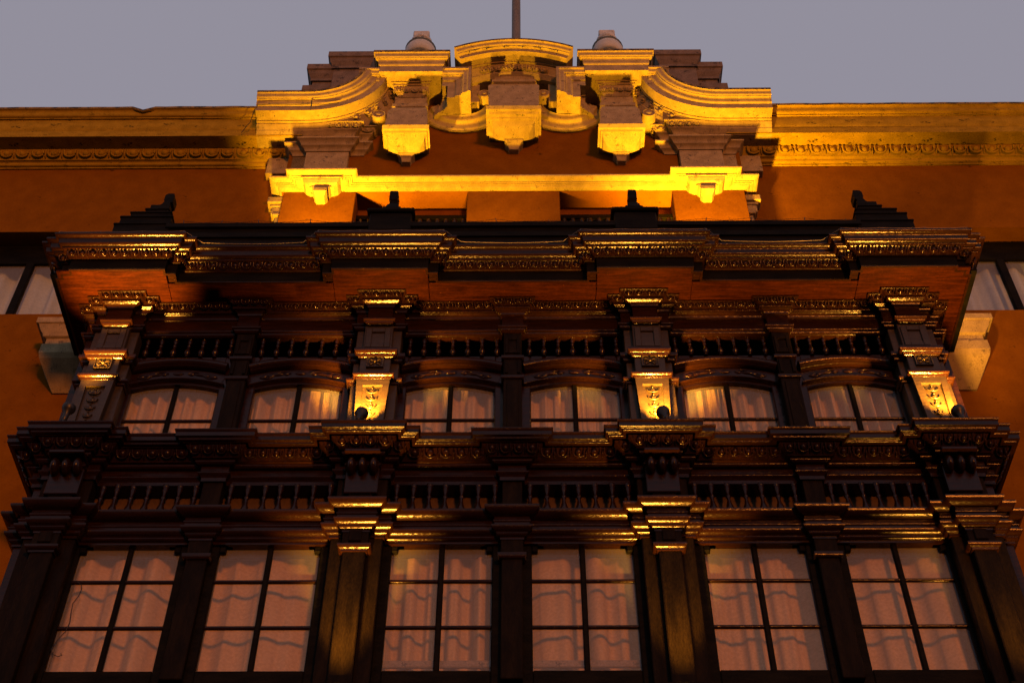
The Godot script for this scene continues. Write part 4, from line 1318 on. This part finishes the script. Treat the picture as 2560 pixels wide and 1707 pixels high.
func lamps() -> void:
	var col := Color(1.0, 0.66, 0.22)
	# spotlights on the middle ledge, one before each upper pilaster
	var up := [
		[Vector3(-5.47, 13.42, 0.26), Vector3(-5.28, 15.8, 0.36), 95.0, 25.0, "small black spotlight on the ledge, lighting the soffit over a dim end pilaster"],
		[Vector3(-1.86, 13.38, 0.20), Vector3(-1.80, 13.98, -0.06), 38.0, 46.0, "small black spotlight throwing the most glaring yellow patch on its pilaster"],
		[Vector3(1.86, 13.38, 0.20), Vector3(1.80, 14.0, -0.06), 32.0, 50.0, "large round black spotlight before a golden lit inner pilaster"],
		[Vector3(5.48, 13.38, 0.20), Vector3(5.36, 14.9, 0.06), 40.0, 58.0, "round black spotlight before the golden lit end pilaster"]]
	for q in up:
		var at: Vector3 = q[0]
		var t := thing("spotlight", q[4], "spotlight", "spotlights on the middle ledge")
		var dir: Vector3 = (q[1] - at).normalized()
		lamp_head(t, at, dir, 0.085)
		var g := Geo.new()
		g.box(Vector3(at.x - 0.05, 13.112, at.z - 0.02), Vector3(at.x + 0.05, 13.135, at.z + 0.08), 0.006)
		g.tube(PackedVector3Array([Vector3(at.x, 13.12, at.z + 0.03), Vector3(at.x, 13.2, at.z + 0.03), at - dir * 0.17]), 0.02, 6)
		put("stand", g, M.iron, t)
		spot(t, at + dir * 0.06, q[1], q[2], q[3], col, 0.06)
	# floodlights on the balcony roof behind the parapet, for the pediment
	var fl := [
		[Vector3(-3.6, 16.75, -0.70), Vector3(-2.3, 22.3, -0.9), 165.0, 31.0],
		[Vector3(-0.65, 16.75, -0.70), Vector3(0.15, 22.8, -0.8), 58.0, 30.0],
		[Vector3(2.6, 16.75, -0.70), Vector3(3.8, 22.2, -0.92), 178.0, 42.0]]
	for q in fl:
		var at: Vector3 = q[0]
		var t := thing("floodlight", "floodlight lying on the balcony roof behind the dark parapet", "floodlight", "floodlights on the balcony roof")
		var g := Geo.new()
		g.box(at - Vector3(0.16, 0.16, 0.11), at + Vector3(0.16, -0.02, 0.11), 0.02)
		g.box(Vector3(at.x - 0.2, 16.29, at.z - 0.05), Vector3(at.x - 0.17, at.y - 0.06, at.z + 0.05))
		g.box(Vector3(at.x + 0.17, 16.29, at.z - 0.05), Vector3(at.x + 0.2, at.y - 0.06, at.z + 0.05))
		put("housing", g, M.iron, t)
		g = Geo.new()
		g.box(at - Vector3(0.14, 0.02, 0.09), at + Vector3(0.14, -0.012, 0.09))
		put("lens", g, M.lens, t)
		spot(t, at + Vector3(0, 0.02, 0), q[1], q[2], q[3], Color(1.0, 0.675, 0.10), 0.10, 1.0)
	# spotlights on the base ledge under the lower storey
	for q in [[-1.79, 60.0], [1.79, 50.0], [5.34, 20.0]]:
		var at := Vector3(q[0], 9.15, 0.30)
		var t := thing("spotlight", "black spotlight on the base ledge under the lower windows", "spotlight", "spotlights on the base ledge")
		var to := Vector3(q[0], 12.0, 0.14)
		lamp_head(t, at, to - at, 0.085)
		var g := Geo.new()
		g.tube(PackedVector3Array([Vector3(at.x, 8.9, at.z), at - (to - at).normalized() * 0.17]), 0.02, 6)
		put("stand", g, M.iron, t)
		spot(t, at + (to - at).normalized() * 0.06, to, q[1], 24.0, col, 0.06)

# ---------------------------------------------------------------- flagpole, wires, cable
func small_things() -> void:
	var g := Geo.new()
	g.lathe(ln([Vector2(0.085, 23.4), Vector2(0.085, 26.0), Vector2(0.075, 29.0), Vector2(0.0, 29.02)]), Vector3(0.04, 0, -1.1), 14)
	tag(put("flagpole", g, M.pole, self), "weathered grey flagpole rising behind the curved middle pediment", "flagpole")
	# wire strung on pins along the eaves
	var t := thing("wire", "thin wire strung on little pins along the front edge of the carved eaves", "wire")
	var pins := []
	for i in 4:
		var c: float = PIL[i]
		for k in 4:
			pins.append(Vector3(c - 0.86 + 0.57 * k, 16.30, 0.77))
	g = Geo.new()
	var pts := PackedVector3Array()
	for i in pins.size():
		var p: Vector3 = pins[i]
		g = Geo.new()
		g.tube(PackedVector3Array([p - Vector3(0, 0.02, 0), p + Vector3(0, 0.06, 0)]), 0.005, 4)
		put("pin", g, M.wire, t)
		if i > 0:
			var a: Vector3 = pins[i - 1]
			var far := p.distance_to(a) > 1.0
			for k in range(1, 9):
				var u := k / 8.0
				var q := a.lerp(p, u)
				q.y += 0.055 - (0.05 if far else 0.012) * sin(u * PI)
				if far:
					q.z -= 0.19 * smoothstep(0.0, 0.12, u) * smoothstep(1.0, 0.88, u)
				pts.append(q)
		else:
			pts.append(p + Vector3(0, 0.055, 0))
	g = Geo.new()
	g.tube(pts, 0.0045, 5)
	put("strand", g, M.wire, t)
	# second wire on the parapet
	t = thing("wire", "thin dark wire on short spikes along the top of the roof parapet", "wire")
	g = Geo.new()
	var x := -4.8
	var sp := PackedVector3Array()
	while x < 4.9:
		var tip := Vector3(x + rng.randf_range(-0.03, 0.03), 17.40 + rng.randf_range(0.07, 0.13), 0.09)
		g = Geo.new()
		g.tube(PackedVector3Array([Vector3(x, 17.39, 0.09), tip]), 0.006, 4)
		put("spike", g, M.iron, t)
		sp.append(tip - Vector3(0, 0.02, 0))
		sp.append(Vector3(x + 0.27, 17.44, 0.09))
		x += rng.randf_range(0.5, 0.8)
	g = Geo.new()
	g.tube(sp, 0.004, 4)
	put("strand", g, M.iron, t)
	# cable hanging in front of the first lower window
	g = Geo.new()
	var cp := PackedVector3Array()
	for q in [[-4.93, 11.17], [-4.88, 11.14], [-4.86, 11.08], [-4.87, 10.98], [-4.91, 10.88], [-4.90, 10.75], [-4.88, 10.62], [-4.90, 10.5], [-4.97, 10.36], [-5.0, 10.26], [-4.96, 10.2], [-4.90, 10.17], [-4.86, 10.19], [-4.88, 10.21]]:
		cp.append(Vector3(q[0], q[1], -0.262))
	g.tube(cp, 0.005, 5)
	tag(put("cable", g, M.iron, self), "thin black cable dangling in curls before a lower window near the balcony end", "cable")
	# old cables clipped along the pediment
	t = thing("cable", "loose thin cable clipped along the front of the curved middle pediment", "cable")
	g = Geo.new()
	var ac := PackedVector3Array()
	for i in 25:
		var a := deg_to_rad(90.0 + 27.0 - 54.0 * i / 24.0)
		ac.append(Vector3(cos(a) * 1.955, 21.52 + sin(a) * 1.955 + 0.008 * sin(i * 1.7), -0.475))
	g.tube(ac, 0.006, 5)
	put("strand", g, M.iron, t)
	for i in 6:
		var a := deg_to_rad(90.0 + 24.0 - 48.0 * i / 5.0)
		g = Geo.new()
		var cpt := Vector3(cos(a) * 1.955, 21.52 + sin(a) * 1.955, -0.475)
		g.tube(PackedVector3Array([cpt + Vector3(0.01, 0.05, 0), cpt, cpt + Vector3(-0.01, -0.06, 0.01)]), 0.008, 5)
		put("clip", g, M.iron, t)
	t = thing("cable", "thin sagging cable strung along the wing cornice beside the notched roof edge", "cable")
	g = Geo.new()
	var wc := PackedVector3Array()
	for q in [[-4.75, 21.55, -1.05], [-4.66, 21.68, -0.98], [-4.60, 21.66, -0.92], [-4.52, 21.83, -0.76], [-4.46, 21.90, -0.70], [-4.2, 21.90, -0.69], [-3.8, 21.885, -0.69], [-3.55, 21.895, -0.69], [-3.3, 21.90, -0.70], [-3.05, 21.97, -0.71]]:
		wc.append(Vector3(q[0], q[1], q[2]))
	g.tube(wc, 0.007, 5)
	put("strand", g, M.iron, t)
	g = Geo.new()
	g.tube(PackedVector3Array([Vector3(-3.53, 21.97, -0.67), Vector3(-3.52, 21.89, -0.66), Vector3(-3.52, 21.82, -0.68)]), 0.011, 5)
	put("clip", g, M.iron, t)
